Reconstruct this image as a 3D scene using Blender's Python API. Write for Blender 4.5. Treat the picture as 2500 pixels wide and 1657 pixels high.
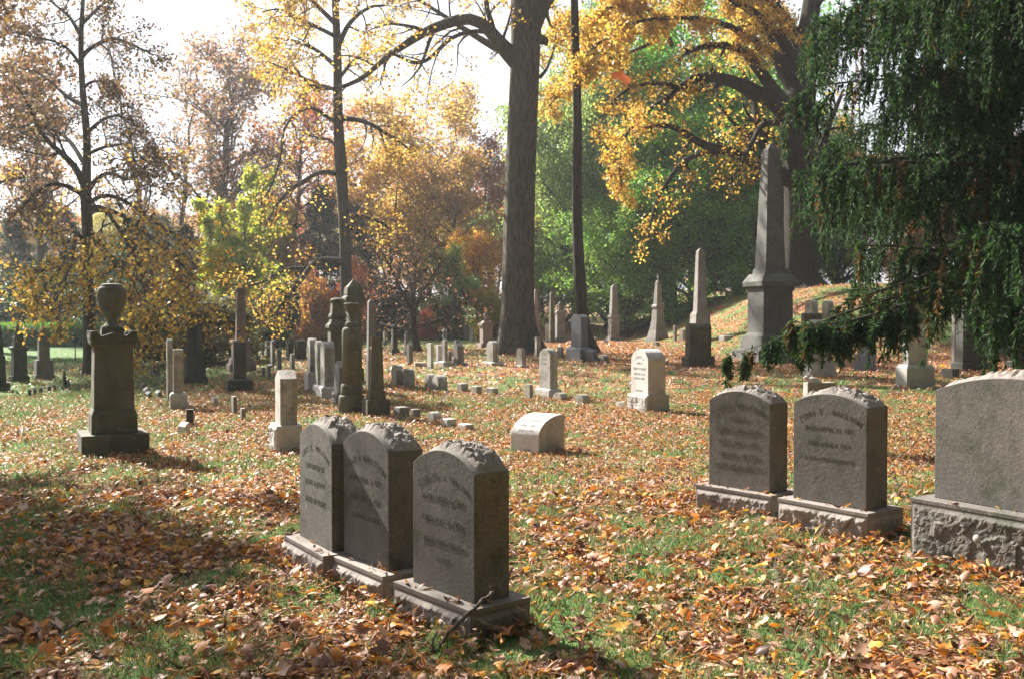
import bpy, math, random
import numpy as np
from mathutils import Vector, Matrix, Euler

for o in list(bpy.data.objects):
    bpy.data.objects.remove(o)
S = bpy.context.scene
COL = S.collection
rad = math.radians

# ------------------------------------------------------------------ camera, sky, sun, exposure
EYE = 1.6
FPX = 2430.6
HORIZON = 775.0
PITCH = math.atan((828.5 - HORIZON) / FPX)
cam_d = bpy.data.cameras.new('camera')
cam = bpy.data.objects.new('camera', cam_d)
COL.objects.link(cam)
cam.location = (0, 0, EYE)
cam.rotation_euler = (math.pi / 2 - PITCH, 0, 0)
cam_d.sensor_width = 36
cam_d.lens = 35
cam_d.clip_start = 0.05
cam_d.clip_end = 2000
cam_d.dof.use_dof = True
cam_d.dof.focus_distance = 7.5
cam_d.dof.aperture_fstop = 7.0
S.camera = cam

SUN_AZ = rad(-42)       # measured from +Y towards +X
SUN_EL = rad(37)
world = bpy.data.worlds.new('World')
S.world = world
world.use_nodes = True
wt = world.node_tree
wt.nodes.clear()
w_out = wt.nodes.new('ShaderNodeOutputWorld')
w_bg = wt.nodes.new('ShaderNodeBackground')
w_sky = wt.nodes.new('ShaderNodeTexSky')
w_sky.sky_type = 'NISHITA'
w_sky.sun_disc = False
w_sky.sun_elevation = SUN_EL
w_sky.sun_rotation = SUN_AZ % (2 * math.pi)
w_sky.air_density = 1.0
w_sky.dust_density = 2.5
w_sky.ozone_density = 1.0
w_co = wt.nodes.new('ShaderNodeTexCoord')
w_mp = wt.nodes.new('ShaderNodeMapping')
w_mp.inputs['Scale'].default_value = (1.0, 1.0, 2.6)
w_no = wt.nodes.new('ShaderNodeTexNoise')
w_no.inputs['Scale'].default_value = 2.2
w_no.inputs['Detail'].default_value = 6
w_no.inputs['Roughness'].default_value = 0.55
w_rp = wt.nodes.new('ShaderNodeValToRGB')
w_rp.color_ramp.elements[0].position = 0.30
w_rp.color_ramp.elements[0].color = (0.55, 0.55, 0.55, 1)
w_rp.color_ramp.elements[1].position = 0.62
w_rp.color_ramp.elements[1].color = (0.93, 0.93, 0.93, 1)
w_mx = wt.nodes.new('ShaderNodeMix')
w_mx.data_type = 'RGBA'
# thin cloud: bright around the sun, dull blue-grey on the far side of the sky
w_dot = wt.nodes.new('ShaderNodeVectorMath'); w_dot.operation = 'DOT_PRODUCT'
w_dot.inputs[1].default_value = (math.sin(SUN_AZ), math.cos(SUN_AZ), 0.25)
w_dr = wt.nodes.new('ShaderNodeValToRGB')
w_dr.color_ramp.elements[0].position = 0.30
w_dr.color_ramp.elements[0].color = (1.0 / 12, 1.25 / 12, 1.6 / 12, 1)
w_dr.color_ramp.elements[1].position = 0.80
w_dr.color_ramp.elements[1].color = (7.6 / 12, 7.9 / 12, 8.7 / 12, 1)
w_dm = wt.nodes.new('ShaderNodeMath'); w_dm.operation = 'MULTIPLY_ADD'
w_dm.inputs[1].default_value = 0.5; w_dm.inputs[2].default_value = 0.5
w_sc = wt.nodes.new('ShaderNodeVectorMath'); w_sc.operation = 'SCALE'; w_sc.inputs['Scale'].default_value = 12.0
wt.links.new(w_co.outputs['Generated'], w_dot.inputs[0])
wt.links.new(w_dot.outputs['Value'], w_dm.inputs[0])
wt.links.new(w_dm.outputs[0], w_dr.inputs['Fac'])
wt.links.new(w_dr.outputs['Color'], w_sc.inputs[0])
wt.links.new(w_sc.outputs[0], w_mx.inputs[7])
wt.links.new(w_co.outputs['Generated'], w_mp.inputs['Vector'])
wt.links.new(w_mp.outputs[0], w_no.inputs['Vector'])
wt.links.new(w_no.outputs['Fac'], w_rp.inputs['Fac'])
wt.links.new(w_rp.outputs['Color'], w_mx.inputs[0])
wt.links.new(w_sky.outputs['Color'], w_mx.inputs[6])
wt.links.new(w_mx.outputs[2], w_bg.inputs['Color'])
w_bg.inputs['Strength'].default_value = 0.036
wt.links.new(w_bg.outputs[0], w_out.inputs[0])

sun_d = bpy.data.lights.new('sun', 'SUN')
sun = bpy.data.objects.new('sun', sun_d)
COL.objects.link(sun)
sun_d.energy = 5.0
sun_d.angle = rad(0.55)
sun_d.color = (1.0, 0.93, 0.84)
SUNV = Vector((math.sin(SUN_AZ) * math.cos(SUN_EL), math.cos(SUN_AZ) * math.cos(SUN_EL), math.sin(SUN_EL)))
sun.rotation_euler = (-SUNV).to_track_quat('-Z', 'Y').to_euler()
sun.location = (-20, 30, 40)

S.view_settings.view_transform = 'Standard'
S.view_settings.look = 'None'
S.view_settings.exposure = 2.0
S.view_settings.gamma = 1.0
S.render.engine = 'CYCLES'
S.cycles.max_bounces = 6
S.cycles.diffuse_bounces = 3
S.cycles.transmission_bounces = 4
S.cycles.transparent_max_bounces = 4

# ------------------------------------------------------------------ numeric helpers
def sm(t):
    t = np.clip(t, 0, 1)
    return t * t * (3 - 2 * t)

def _hash(i, j, k, seed):
    h = np.sin(i * 127.1 + j * 311.7 + k * 74.7 + seed * 53.3) * 43758.5453
    return h - np.floor(h)

def vnoise(x, y, seed=0, z=None):
    x = np.asarray(x, float); y = np.asarray(y, float)
    z = np.zeros_like(x) if z is None else np.asarray(z, float)
    xi, yi, zi = np.floor(x), np.floor(y), np.floor(z)
    fx, fy, fz = sm(x - xi), sm(y - yi), sm(z - zi)
    r = 0
    for dx in (0, 1):
        for dy in (0, 1):
            for dz in (0, 1):
                w = (fx if dx else 1 - fx) * (fy if dy else 1 - fy) * (fz if dz else 1 - fz)
                r = r + w * _hash(xi + dx, yi + dy, zi + dz, seed)
    return r

def fnoise(x, y, seed=0, oct=3):
    r, a, s = 0, 0.5, 1
    for o in range(oct):
        r = r + a * vnoise(np.asarray(x) * s, np.asarray(y) * s, seed + o * 7)
        a *= 0.5; s *= 2.1
    return r / (1 - 0.5 ** oct)

def G(x, y):
    """height of the ground"""
    x = np.asarray(x, float); y = np.asarray(y, float)
    z = 0.42 * sm((y - 14) / 20) * sm((x + 15) / 11)
    z = z + 2.5 * sm((y - 29) / 11) * sm((x - 5.8) / 7.5)
    z = z + 0.10 * sm((x - 1.2) / 3) * sm((14 - y) / 8)
    z = z - 0.06 * sm((-x - 3) / 5) * sm((20 - y) / 8)
    z = z + 1.25 * sm((y - 54) / 14) * sm((12 - x) / 12)
    z = z + 2.5 * sm((y - 70) / 70)
    z = z + 0.05 * (vnoise(x * 0.45, y * 0.45, 3) - 0.5) + 0.02 * (vnoise(x * 1.7, y * 1.7, 4) - 0.5)
    return z

def grassmask(x, y):
    """1 = bare lawn, 0 = buried in leaves"""
    x = np.asarray(x, float); y = np.asarray(y, float)
    m = fnoise(x * 0.8 + 11, y * 0.55 + 5, 21, 3) * 0.24 + fnoise(x * 3.4, y * 2.6, 22, 2) * 0.34 + fnoise(x * 12, y * 10, 23, 2) * 0.42
    m = m + 0.18 * sm((-x - 5.0) / 4) * sm((y - 13) / 5) * sm((36 - y) / 6)
    m = m + 0.30 * sm((y - 35) / 5) * sm((1 - x) / 5)
    m = m - 0.16 * sm((y - 22) / 5) * sm((x - 0) / 5) - 0.04 * sm((y - 24) / 5)
    m = m + 0.20 * sm((y - 29) / 3) * sm((x - 4) / 3)  # extra dark grass on the bank stands in for tree shade there
    m = m + 0.40 * sm((-x - 13) / 2) * sm((y - 33) / 3)
    return sm((m - 0.462) / 0.10)

CP, SP = math.cos(PITCH), math.sin(PITCH)
def ray(px, py):
    u = (px - 1250.0) / FPX
    v = (828.5 - py) / FPX
    d = np.array([u, CP + v * SP, -SP + v * CP])
    return d / d[1]

def at(px, py):
    d = ray(px, py)
    Y = np.arange(2.0, 260, 0.05)
    z = EYE + d[2] * Y
    g = G(d[0] * Y, Y)
    hit = np.nonzero(z <= g)[0]
    i = hit[0] if len(hit) else len(Y) - 1
    return np.array([d[0] * Y[i], Y[i], float(g[i])])

def onray(px, py, Y):
    d = ray(px, py)
    return np.array([d[0] * Y, Y, EYE + d[2] * Y])

def norm(a):
    return a / (np.linalg.norm(a, axis=-1, keepdims=True) + 1e-9)

# ------------------------------------------------------------------ scene helpers
def tag(o, label=None, cat=None, group=None, kind=None):
    if label: o['label'] = label
    if cat: o['category'] = cat
    if group: o['group'] = group
    if kind: o['kind'] = kind
    return o

def empty(name, loc, rz=0.0, label=None, cat=None, group=None):
    o = bpy.data.objects.new(name, None)
    o.empty_display_size = 0.2
    COL.objects.link(o)
    o.location = [float(v) for v in loc]
    o.rotation_euler = (0, 0, rz)
    return tag(o, label, cat, group)

def link(name, me, mats, parent=None):
    o = bpy.data.objects.new(name, me)
    COL.objects.link(o)
    if parent: o.parent = parent
    for m in (mats if isinstance(mats, (list, tuple)) else [mats]):
        if m: me.materials.append(m)
    return o

def np_mesh(name, V, F, smooth=False, attrs=None):
    V = np.asarray(V, np.float32).reshape(-1, 3)
    F = np.asarray(F, np.int32)
    k = F.shape[1]
    me = bpy.data.meshes.new(name)
    me.vertices.add(len(V)); me.vertices.foreach_set('co', V.ravel())
    me.loops.add(F.size); me.loops.foreach_set('vertex_index', F.ravel())
    me.polygons.add(len(F)); me.polygons.foreach_set('loop_start', np.arange(0, F.size, k, dtype=np.int32))
    if smooth: me.polygons.foreach_set('use_smooth', np.ones(len(F), bool))
    me.update(calc_edges=True)
    for n, a in (attrs or {}).items():
        at_ = me.attributes.new(n, 'FLOAT', 'POINT')
        at_.data.foreach_set('value', np.asarray(a, np.float32).ravel())
    return me

class MB:
    """collects shapes and links them as ONE mesh object"""
    def __init__(s): s.v = []; s.f = []; s.sm = []
    def add(s, v, f, smooth=False):
        b = len(s.v)
        s.v += [tuple(map(float, p)) for p in v]
        s.f += [tuple(b + i for i in q) for q in f]
        s.sm += [smooth] * len(f)
        return s
    def frus(s, w0, d0, w1, d1, z0, z1, cx=0, cy=0):
        v = []
        for w, d, z in ((w0, d0, z0), (w1, d1, z1)):
            for sx, sy in ((-1, -1), (1, -1), (1, 1), (-1, 1)):
                v.append((cx + sx * w / 2, cy + sy * d / 2, z))
        return s.add(v, [(3, 2, 1, 0), (4, 5, 6, 7), (0, 1, 5, 4), (1, 2, 6, 5), (2, 3, 7, 6), (3, 0, 4, 7)])
    def box(s, x0, x1, y0, y1, z0, z1):
        return s.frus(x1 - x0, y1 - y0, x1 - x0, y1 - y0, z0, z1, (x0 + x1) / 2, (y0 + y1) / 2)
    def pyr(s, w, d, z0, z1, cx=0, cy=0):
        v = [(cx - w / 2, cy - d / 2, z0), (cx + w / 2, cy - d / 2, z0), (cx + w / 2, cy + d / 2, z0), (cx - w / 2, cy + d / 2, z0), (cx, cy, z1)]
        return s.add(v, [(3, 2, 1, 0), (0, 1, 4), (1, 2, 4), (2, 3, 4), (3, 0, 4)])
    def prism(s, prof, y0, y1, axis='y', smooth=False):
        n = len(prof)
        if axis == 'y':
            v = [(a, y0, b) for a, b in prof] + [(a, y1, b) for a, b in prof]
        else:
            v = [(y0, a, b) for a, b in prof] + [(y1, a, b) for a, b in prof]
        f = [tuple(range(n)), tuple(range(2 * n - 1, n - 1, -1))]
        f += [(i, i + n, (i + 1) % n + n, (i + 1) % n) for i in range(n)]
        return s.add(v, f, smooth)
    def lathe(s, prof, n=20, cx=0, cy=0):
        v = []; f = []
        for r, z in prof:
            for i in range(n):
                a = 2 * math.pi * i / n
                v.append((cx + r * math.cos(a), cy + r * math.sin(a), z))
        for k in range(len(prof) - 1):
            for i in range(n):
                j = (i + 1) % n
                f.append((k * n + i, k * n + j, (k + 1) * n + j, (k + 1) * n + i))
        f.append(tuple(range(n - 1, -1, -1)))
        f.append(tuple(range((len(prof) - 1) * n, len(prof) * n)))
        return s.add(v, f, True)
    def tube(s, pts, rads, n=7):
        P = np.array([pts], float); R = np.array([rads], float)
        V, F = tubes(P, R, n)
        return s.add(V, [tuple(q) for q in F], True)
    def grid(s, fn, nu, nv, smooth=False):
        v = [fn(i / nu, j / nv) for j in range(nv + 1) for i in range(nu + 1)]
        f = [(j * (nu + 1) + i, j * (nu + 1) + i + 1, (j + 1) * (nu + 1) + i + 1, (j + 1) * (nu + 1) + i) for j in range(nv) for i in range(nu)]
        return s.add(v, f, smooth)
    def build(s, name, mat, parent=None, bevel=0.0, seg=2):
        me = bpy.data.meshes.new(name)
        me.from_pydata(s.v, [], s.f)
        me.polygons.foreach_set('use_smooth', s.sm)
        me.update()
        o = link(name, me, mat, parent)
        if bevel > 0:
            m = o.modifiers.new('bevel', 'BEVEL')
            m.width = bevel; m.segments = seg; m.limit_method = 'ANGLE'; m.angle_limit = rad(35)
        return o

def tubes(P, R, s):
    B, n, _ = P.shape
    T = norm(np.gradient(P, axis=1))
    mt = np.abs(T[:, :, 2]).mean(1) > 0.7
    ref = np.where(mt[:, None], np.array([[1.0, 0.13, 0]]), np.array([[0.0, 0, 1]]))[:, None, :]
    U = norm(np.cross(T, np.broadcast_to(ref, T.shape)))
    W = np.cross(T, U)
    a = np.arange(s) * 2 * math.pi / s
    ca, sa = np.cos(a), np.sin(a)
    V = P[:, :, None] + R[:, :, None, None] * (ca[None, None, :, None] * U[:, :, None] + sa[None, None, :, None] * W[:, :, None])
    b = np.arange(B)[:, None, None] * n * s
    i = np.arange(n - 1)[None, :, None] * s
    j = np.arange(s)[None, None, :]
    j2 = (j + 1) % s
    F = np.stack([b + i + j, b + i + j2, b + i + s + j2, b + i + s + j], -1).reshape(-1, 4)
    return V.reshape(-1, 3), F

# ------------------------------------------------------------------ materials
def new_mat(name):
    m = bpy.data.materials.new(name)
    m.use_nodes = True
    t = m.node_tree
    t.nodes.clear()
    out = t.nodes.new('ShaderNodeOutputMaterial')
    return m, t, out

def N(t, typ, **kw):
    n = t.nodes.new(typ)
    for k, v in kw.items():
        if k.startswith('_'): setattr(n, k[1:], v)
        else:
            key = k.replace('__', ' ')
            n.inputs[key].default_value = v
    return n

def ramp(t, stops, interp='LINEAR'):
    n = t.nodes.new('ShaderNodeValToRGB')
    n.color_ramp.interpolation = interp
    e = n.color_ramp.elements
    while len(e) < len(stops): e.new(0.5)
    for i, (p, c) in enumerate(stops):
        e[i].position = p
        e[i].color = (c[0], c[1], c[2], 1) if not isinstance(c, (int, float)) else (c, c, c, 1)
    return n

def mixc(t, fac, a, b, blend='MIX'):
    n = t.nodes.new('ShaderNodeMix'); n.data_type = 'RGBA'; n.blend_type = blend
    for sock, val in ((n.inputs[0], fac), (n.inputs[6], a), (n.inputs[7], b)):
        if hasattr(val, 'links'): t.links.new(val, sock)
        elif isinstance(val, (int, float)): sock.default_value = val
        else: sock.default_value = (val[0], val[1], val[2], 1)
    return n.outputs[2]

def stone_mat(name, base, dark, stain, grain=260.0, grain_amt=0.35, stain_amt=0.5, rough=0.85, bump=0.25, streak=0.5, lichen=0.25):
    m, t, out = new_mat(name)
    L = t.links.new
    co = N(t, 'ShaderNodeTexCoord')
    oi = N(t, 'ShaderNodeObjectInfo')
    off = N(t, 'ShaderNodeVectorMath', _operation='SCALE'); off.inputs[0].default_value = (7.3, 3.1, 5.7); L(oi.outputs['Random'], off.inputs['Scale'])
    addv = N(t, 'ShaderNodeVectorMath', _operation='ADD'); L(co.outputs['Object'], addv.inputs[0]); L(off.outputs[0], addv.inputs[1])
    vec = addv.outputs[0]
    big = N(t, 'ShaderNodeTexNoise', Scale=2.3, Detail=6.0, Roughness=0.62); L(vec, big.inputs['Vector'])
    bigr = ramp(t, [(0.36, 0.0), (0.68, 1.0)]); L(big.outputs['Fac'], bigr.inputs[0])
    c = mixc(t, bigr.outputs[0], base, dark)
    # rain streaks running down
    mp = N(t, 'ShaderNodeMapping'); mp.inputs['Scale'].default_value = (15, 15, 0.9); L(vec, mp.inputs['Vector'])
    st = N(t, 'ShaderNodeTexNoise', Scale=1.0, Detail=4.0, Roughness=0.6); L(mp.outputs[0], st.inputs['Vector'])
    str_ = ramp(t, [(0.48, 0.0), (0.72, streak)]); L(st.outputs['Fac'], str_.inputs[0])
    c = mixc(t, str_.outputs[0], c, dark)
    # algae and soot patches
    al = N(t, 'ShaderNodeTexNoise', Scale=5.5, Detail=7.0, Roughness=0.7); L(vec, al.inputs['Vector'])
    alr = ramp(t, [(0.5, 0.0), (0.66, stain_amt)]); L(al.outputs['Fac'], alr.inputs[0])
    c = mixc(t, alr.outputs[0], c, stain)
    # lichen spots
    vo = N(t, 'ShaderNodeTexVoronoi', Scale=9.0); L(vec, vo.inputs['Vector'])
    vr = ramp(t, [(0.0, lichen), (0.16, lichen), (0.24, 0.0)]); L(vo.outputs['Distance'], vr.inputs[0])
    gate = ramp(t, [(0.52, 0.0), (0.6, 1.0)]); L(big.outputs['Fac'], gate.inputs[0])
    mu = N(t, 'ShaderNodeMath', _operation='MULTIPLY'); L(vr.outputs[0], mu.inputs[0]); L(gate.outputs[0], mu.inputs[1])
    c = mixc(t, mu.outputs[0], c, (0.36, 0.37, 0.27))
    # crystal grain
    gr = N(t, 'ShaderNodeTexNoise', Scale=grain, Detail=2.0, Roughness=0.8); L(vec, gr.inputs['Vector'])
    grr = ramp(t, [(0.3, 1 - grain_amt), (0.7, 1 + grain_amt * 0.8)]); L(gr.outputs['Fac'], grr.inputs[0])
    c = mixc(t, 1.0, c, grr.outputs[0], 'MULTIPLY')
    vv = N(t, 'ShaderNodeMapRange'); L(oi.outputs['Random'], vv.inputs[0]); vv.inputs[3].default_value = 0.88; vv.inputs[4].default_value = 1.12
    hs = N(t, 'ShaderNodeHueSaturation'); L(c, hs.inputs['Color']); L(vv.outputs[0], hs.inputs['Value'])
    p = N(t, 'ShaderNodeBsdfPrincipled', Roughness=rough)
    p.inputs['Specular IOR Level'].default_value = 0.3
    L(hs.outputs[0], p.inputs['Base Color'])
    bs = N(t, 'ShaderNodeTexNoise', Scale=38.0, Detail=6.0, Roughness=0.7); L(vec, bs.inputs['Vector'])
    bu = N(t, 'ShaderNodeBump', Strength=bump, Distance=0.012); L(bs.outputs['Fac'], bu.inputs['Height']); L(bu.outputs[0], p.inputs['Normal'])
    L(p.outputs[0], out.inputs[0])
    return m

M = {}
M['brown'] = stone_mat('brown_granite', (0.165, 0.150, 0.136), (0.112, 0.103, 0.090), (0.040, 0.052, 0.026), stain_amt=0.6, grain=150, grain_amt=0.6)
M['brown_rock'] = stone_mat('brown_rock_face', (0.281, 0.250, 0.226), (0.172, 0.148, 0.133), (0.078, 0.078, 0.055), stain_amt=0.4, grain=120)
M['brown_trim'] = stone_mat('brown_smooth_ledge', (0.250, 0.218, 0.195), (0.172, 0.148, 0.133), (0.086, 0.090, 0.058), stain_amt=0.25)
M['marble'] = stone_mat('white_marble', (0.55, 0.53, 0.51), (0.38, 0.36, 0.33), (0.14, 0.135, 0.07), stain_amt=0.3, streak=0.35, grain=150, grain_amt=0.2)
M['marble_dirty'] = stone_mat('weathered_marble', (0.42, 0.395, 0.365), (0.20, 0.19, 0.15), (0.09, 0.09, 0.04), stain_amt=0.6, streak=0.7, grain=150, grain_amt=0.25)
M['sand'] = stone_mat('brown_sandstone', (0.144, 0.133, 0.098), (0.078, 0.078, 0.051), (0.047, 0.055, 0.027), stain_amt=0.55, streak=0.6, grain=130)
M['dark'] = stone_mat('dark_granite', (0.082, 0.082, 0.070), (0.043, 0.047, 0.035), (0.031, 0.043, 0.023), stain_amt=0.4, grain=200)
M['slate'] = stone_mat('blue_grey_granite', (0.203, 0.218, 0.242), (0.148, 0.160, 0.179), (0.109, 0.117, 0.109), stain_amt=0.2, grain=160, lichen=0.1)
M['granite'] = stone_mat('grey_granite', (0.234, 0.222, 0.207), (0.148, 0.144, 0.129), (0.078, 0.082, 0.047), stain_amt=0.4, grain=110, grain_amt=0.45)
M['obelisk'] = stone_mat('coarse_grey_granite', (0.135, 0.132, 0.125), (0.082, 0.082, 0.074), (0.05, 0.058, 0.035), stain_amt=0.4, grain=60, grain_amt=0.6)
M['pink'] = stone_mat('pink_granite', (0.265, 0.207, 0.183), (0.187, 0.148, 0.133), (0.109, 0.101, 0.070), stain_amt=0.3, grain=110)
M['letter'] = stone_mat('cut_letters', (0.10, 0.085, 0.06), (0.075, 0.07, 0.045), (0.06, 0.07, 0.035), grain_amt=0.2, streak=0.1)
M['letter_grey'] = stone_mat('worn_cut_letters', (0.30, 0.29, 0.27), (0.22, 0.21, 0.19), (0.2, 0.19, 0.17), grain_amt=0.2, streak=0.1)
M['letter_brown'] = stone_mat('shallow_cut_letters', (0.066, 0.058, 0.035), (0.055, 0.051, 0.031), (0.039, 0.047, 0.023), grain_amt=0.3, streak=0.1)

def bark_mat(name, c1, c2, moss=(0.07, 0.08, 0.04), sc=1.0):
    m, t, out = new_mat(name); L = t.links.new
    co = N(t, 'ShaderNodeTexCoord')
    mp = N(t, 'ShaderNodeMapping'); mp.inputs['Scale'].default_value = (9 * sc, 9 * sc, 1.1 * sc); L(co.outputs['Object'], mp.inputs['Vector'])
    n1 = N(t, 'ShaderNodeTexNoise', Scale=2.2, Detail=7.0, Roughness=0.65); n1.inputs['Distortion'].default_value = 0.6; L(mp.outputs[0], n1.inputs['Vector'])
    r1 = ramp(t, [(0.35, 0.0), (0.62, 1.0)]); L(n1.outputs['Fac'], r1.inputs[0])
    c = mixc(t, r1.outputs[0], c2, c1)
    n2 = N(t, 'ShaderNodeTexNoise', Scale=0.8, Detail=4.0); L(co.outputs['Object'], n2.inputs['Vector'])
    r2 = ramp(t, [(0.5, 0.0), (0.7, 0.6)]); L(n2.outputs['Fac'], r2.inputs[0])
    c = mixc(t, r2.outputs[0], c, moss)
    p = N(t, 'ShaderNodeBsdfPrincipled', Roughness=0.95); p.inputs['Specular IOR Level'].default_value = 0.15
    L(c, p.inputs['Base Color'])
    bu = N(t, 'ShaderNodeBump', Strength=1.0, Distance=0.12); L(n1.outputs['Fac'], bu.inputs['Height']); L(bu.outputs[0], p.inputs['Normal'])
    L(p.outputs[0], out.inputs[0])
    return m
M['bark'] = bark_mat('furrowed_bark', (0.20, 0.17, 0.135), (0.03, 0.03, 0.022), sc=1.3)
M['bark_dark'] = bark_mat('dark_bark', (0.10, 0.085, 0.065), (0.035, 0.03, 0.024), (0.05, 0.055, 0.03))
M['bark_shaded'] = bark_mat('shaded_oak_bark', (0.055, 0.047, 0.036), (0.02, 0.018, 0.014), (0.03, 0.033, 0.018))  # dark bark taken darker: crown shade and silhouette put into the colour
M['bark_far'] = bark_mat('grey_bark', (0.13, 0.11, 0.095), (0.06, 0.052, 0.045), sc=0.6)
M['twig'] = bark_mat('weathered_stick', (0.33, 0.28, 0.24), (0.14, 0.11, 0.09), (0.12, 0.1, 0.08), sc=3)

def foliage_mat(name, stops=None, transl=0.5, rough=0.5, spec=0.35, objcol=False, val=(0.55, 1.35), hue=0.035, trans_boost=1.5):
    """leaf colour comes from the per-leaf attribute 'rnd'"""
    m, t, out = new_mat(name); L = t.links.new
    at_ = N(t, 'ShaderNodeAttribute', _attribute_name='rnd')
    if objcol:
        oi = N(t, 'ShaderNodeObjectInfo')
        a2 = N(t, 'ShaderNodeAttribute', _attribute_name='clump')
        v = N(t, 'ShaderNodeMapRange'); L(at_.outputs['Fac'], v.inputs[0]); v.inputs[3].default_value = val[0]; v.inputs[4].default_value = val[1]
        h = N(t, 'ShaderNodeMapRange'); L(a2.outputs['Fac'], h.inputs[0]); h.inputs[3].default_value = 0.5 - hue; h.inputs[4].default_value = 0.5 + hue
        hs = N(t, 'ShaderNodeHueSaturation'); L(oi.outputs['Color'], hs.inputs['Color']); L(v.outputs[0], hs.inputs['Value']); L(h.outputs[0], hs.inputs['Hue'])
        col = hs.outputs[0]
    else:
        r = ramp(t, stops); L(at_.outputs['Fac'], r.inputs[0]); col = r.outputs[0]
    p = N(t, 'ShaderNodeBsdfPrincipled', Roughness=rough); p.inputs['Specular IOR Level'].default_value = spec
    L(col, p.inputs['Base Color'])
    tr = N(t, 'ShaderNodeBsdfTranslucent')
    tc = mixc(t, 1.0, col, (trans_boost, trans_boost * 0.95, trans_boost * 0.7), 'MULTIPLY'); L(tc, tr.inputs['Color'])
    mx = N(t, 'ShaderNodeMixShader'); mx.inputs[0].default_value = transl
    L(p.outputs[0], mx.inputs[1]); L(tr.outputs[0], mx.inputs[2]); L(mx.outputs[0], out.inputs[0])
    return m
M['tree_leaf'] = foliage_mat('autumn_foliage', objcol=True, transl=0.52, trans_boost=1.55)
M['yellow_leaf'] = foliage_mat('golden_foliage', [(0.0, (0.24, 0.11, 0.03)), (0.25, (0.40, 0.22, 0.045)), (0.6, (0.54, 0.35, 0.075)), (0.86, (0.54, 0.43, 0.10)), (1.0, (0.26, 0.29, 0.07))], transl=0.5)
M['brown_leaf'] = foliage_mat('brown_foliage', [(0.0, (0.0792, 0.0459, 0.0306)), (0.4, (0.1467, 0.0891, 0.0549)), (0.75, (0.2016, 0.135, 0.0675)), (0.9, (0.2448, 0.1656, 0.0612)), (1.0, (0.2574, 0.0792, 0.0306))], transl=0.4, trans_boost=1.15)
M['needle'] = foliage_mat('spruce_needles', [(0.0, (0.010, 0.026, 0.012)), (0.55, (0.022, 0.056, 0.020)), (0.88, (0.048, 0.11, 0.03)), (0.95, (0.10, 0.07, 0.03)), (1.0, (0.17, 0.08, 0.03))], transl=0.32, rough=0.7, spec=0.1)
M['ground_leaf'] = foliage_mat('dry_fallen_leaves', [(0.0, (0.05, 0.02, 0.012)), (0.16, (0.15, 0.06, 0.032)), (0.32, (0.3, 0.14, 0.085)), (0.48, (0.42, 0.24, 0.155)), (0.62, (0.50, 0.33, 0.24)), (0.68, (0.5, 0.17, 0.04)), (0.8, (0.55, 0.22, 0.04)), (0.9, (0.62, 0.34, 0.05)), (0.97, (0.66, 0.46, 0.06)), (1.0, (0.62, 0.52, 0.4))], transl=0.18, rough=0.5, spec=0.3, trans_boost=1.1)
M['grass'] = foliage_mat('grass_blades', [(0.0, (0.035, 0.085, 0.032)), (0.5, (0.075, 0.15, 0.055)), (0.85, (0.16, 0.23, 0.10)), (1.0, (0.28, 0.25, 0.12))], transl=0.4, rough=0.45, spec=0.4)
# ------------------------------------------------------------------ ground
def ground_mat():
    m, t, out = new_mat('leafy_lawn'); L = t.links.new
    co = N(t, 'ShaderNodeTexCoord')
    at_ = N(t, 'ShaderNodeAttribute', _attribute_name='lawn')
    g1 = N(t, 'ShaderNodeTexNoise', Scale=14.0, Detail=6.0, Roughness=0.7); L(co.outputs['Object'], g1.inputs['Vector'])
    gc = ramp(t, [(0.3, (0.05, 0.10, 0.03)), (0.55, (0.09, 0.17, 0.045)), (0.75, (0.15, 0.22, 0.07))]); L(g1.outputs['Fac'], gc.inputs[0])
    v = N(t, 'ShaderNodeTexVoronoi', Scale=11.0); v.inputs['Randomness'].default_value = 1.0
    L(co.outputs['Object'], v.inputs['Vector'])
    sep = N(t, 'ShaderNodeSeparateColor'); L(v.outputs['Color'], sep.inputs[0])
    lc = ramp(t, [(0.0, (0.10, 0.045, 0.03)), (0.3, (0.22, 0.10, 0.06)), (0.55, (0.34, 0.20, 0.14)), (0.75, (0.42, 0.16, 0.05)), (0.9, (0.52, 0.27, 0.05)), (1.0, (0.5, 0.38, 0.28))]); L(sep.outputs[0], lc.inputs[0])
    n3 = N(t, 'ShaderNodeTexNoise', Scale=60.0, Detail=3.0); L(co.outputs['Object'], n3.inputs['Vector'])
    r3 = ramp(t, [(0.3, 0.45), (0.7, 1.3)]); L(n3.outputs['Fac'], r3.inputs[0])
    lcm = mixc(t, 1.0, lc.outputs[0], r3.outputs[0], 'MULTIPLY')
    c = mixc(t, at_.outputs['Fac'], lcm, gc.outputs[0])
    p = N(t, 'ShaderNodeBsdfPrincipled', Roughness=0.9); p.inputs['Specular IOR Level'].default_value = 0.15
    L(c, p.inputs['Base Color'])
    bu = N(t, 'ShaderNodeBump', Strength=0.8, Distance=0.04); L(n3.outputs['Fac'], bu.inputs['Height']); L(bu.outputs[0], p.inputs['Normal'])
    L(p.outputs[0], out.inputs[0])
    return m

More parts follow.
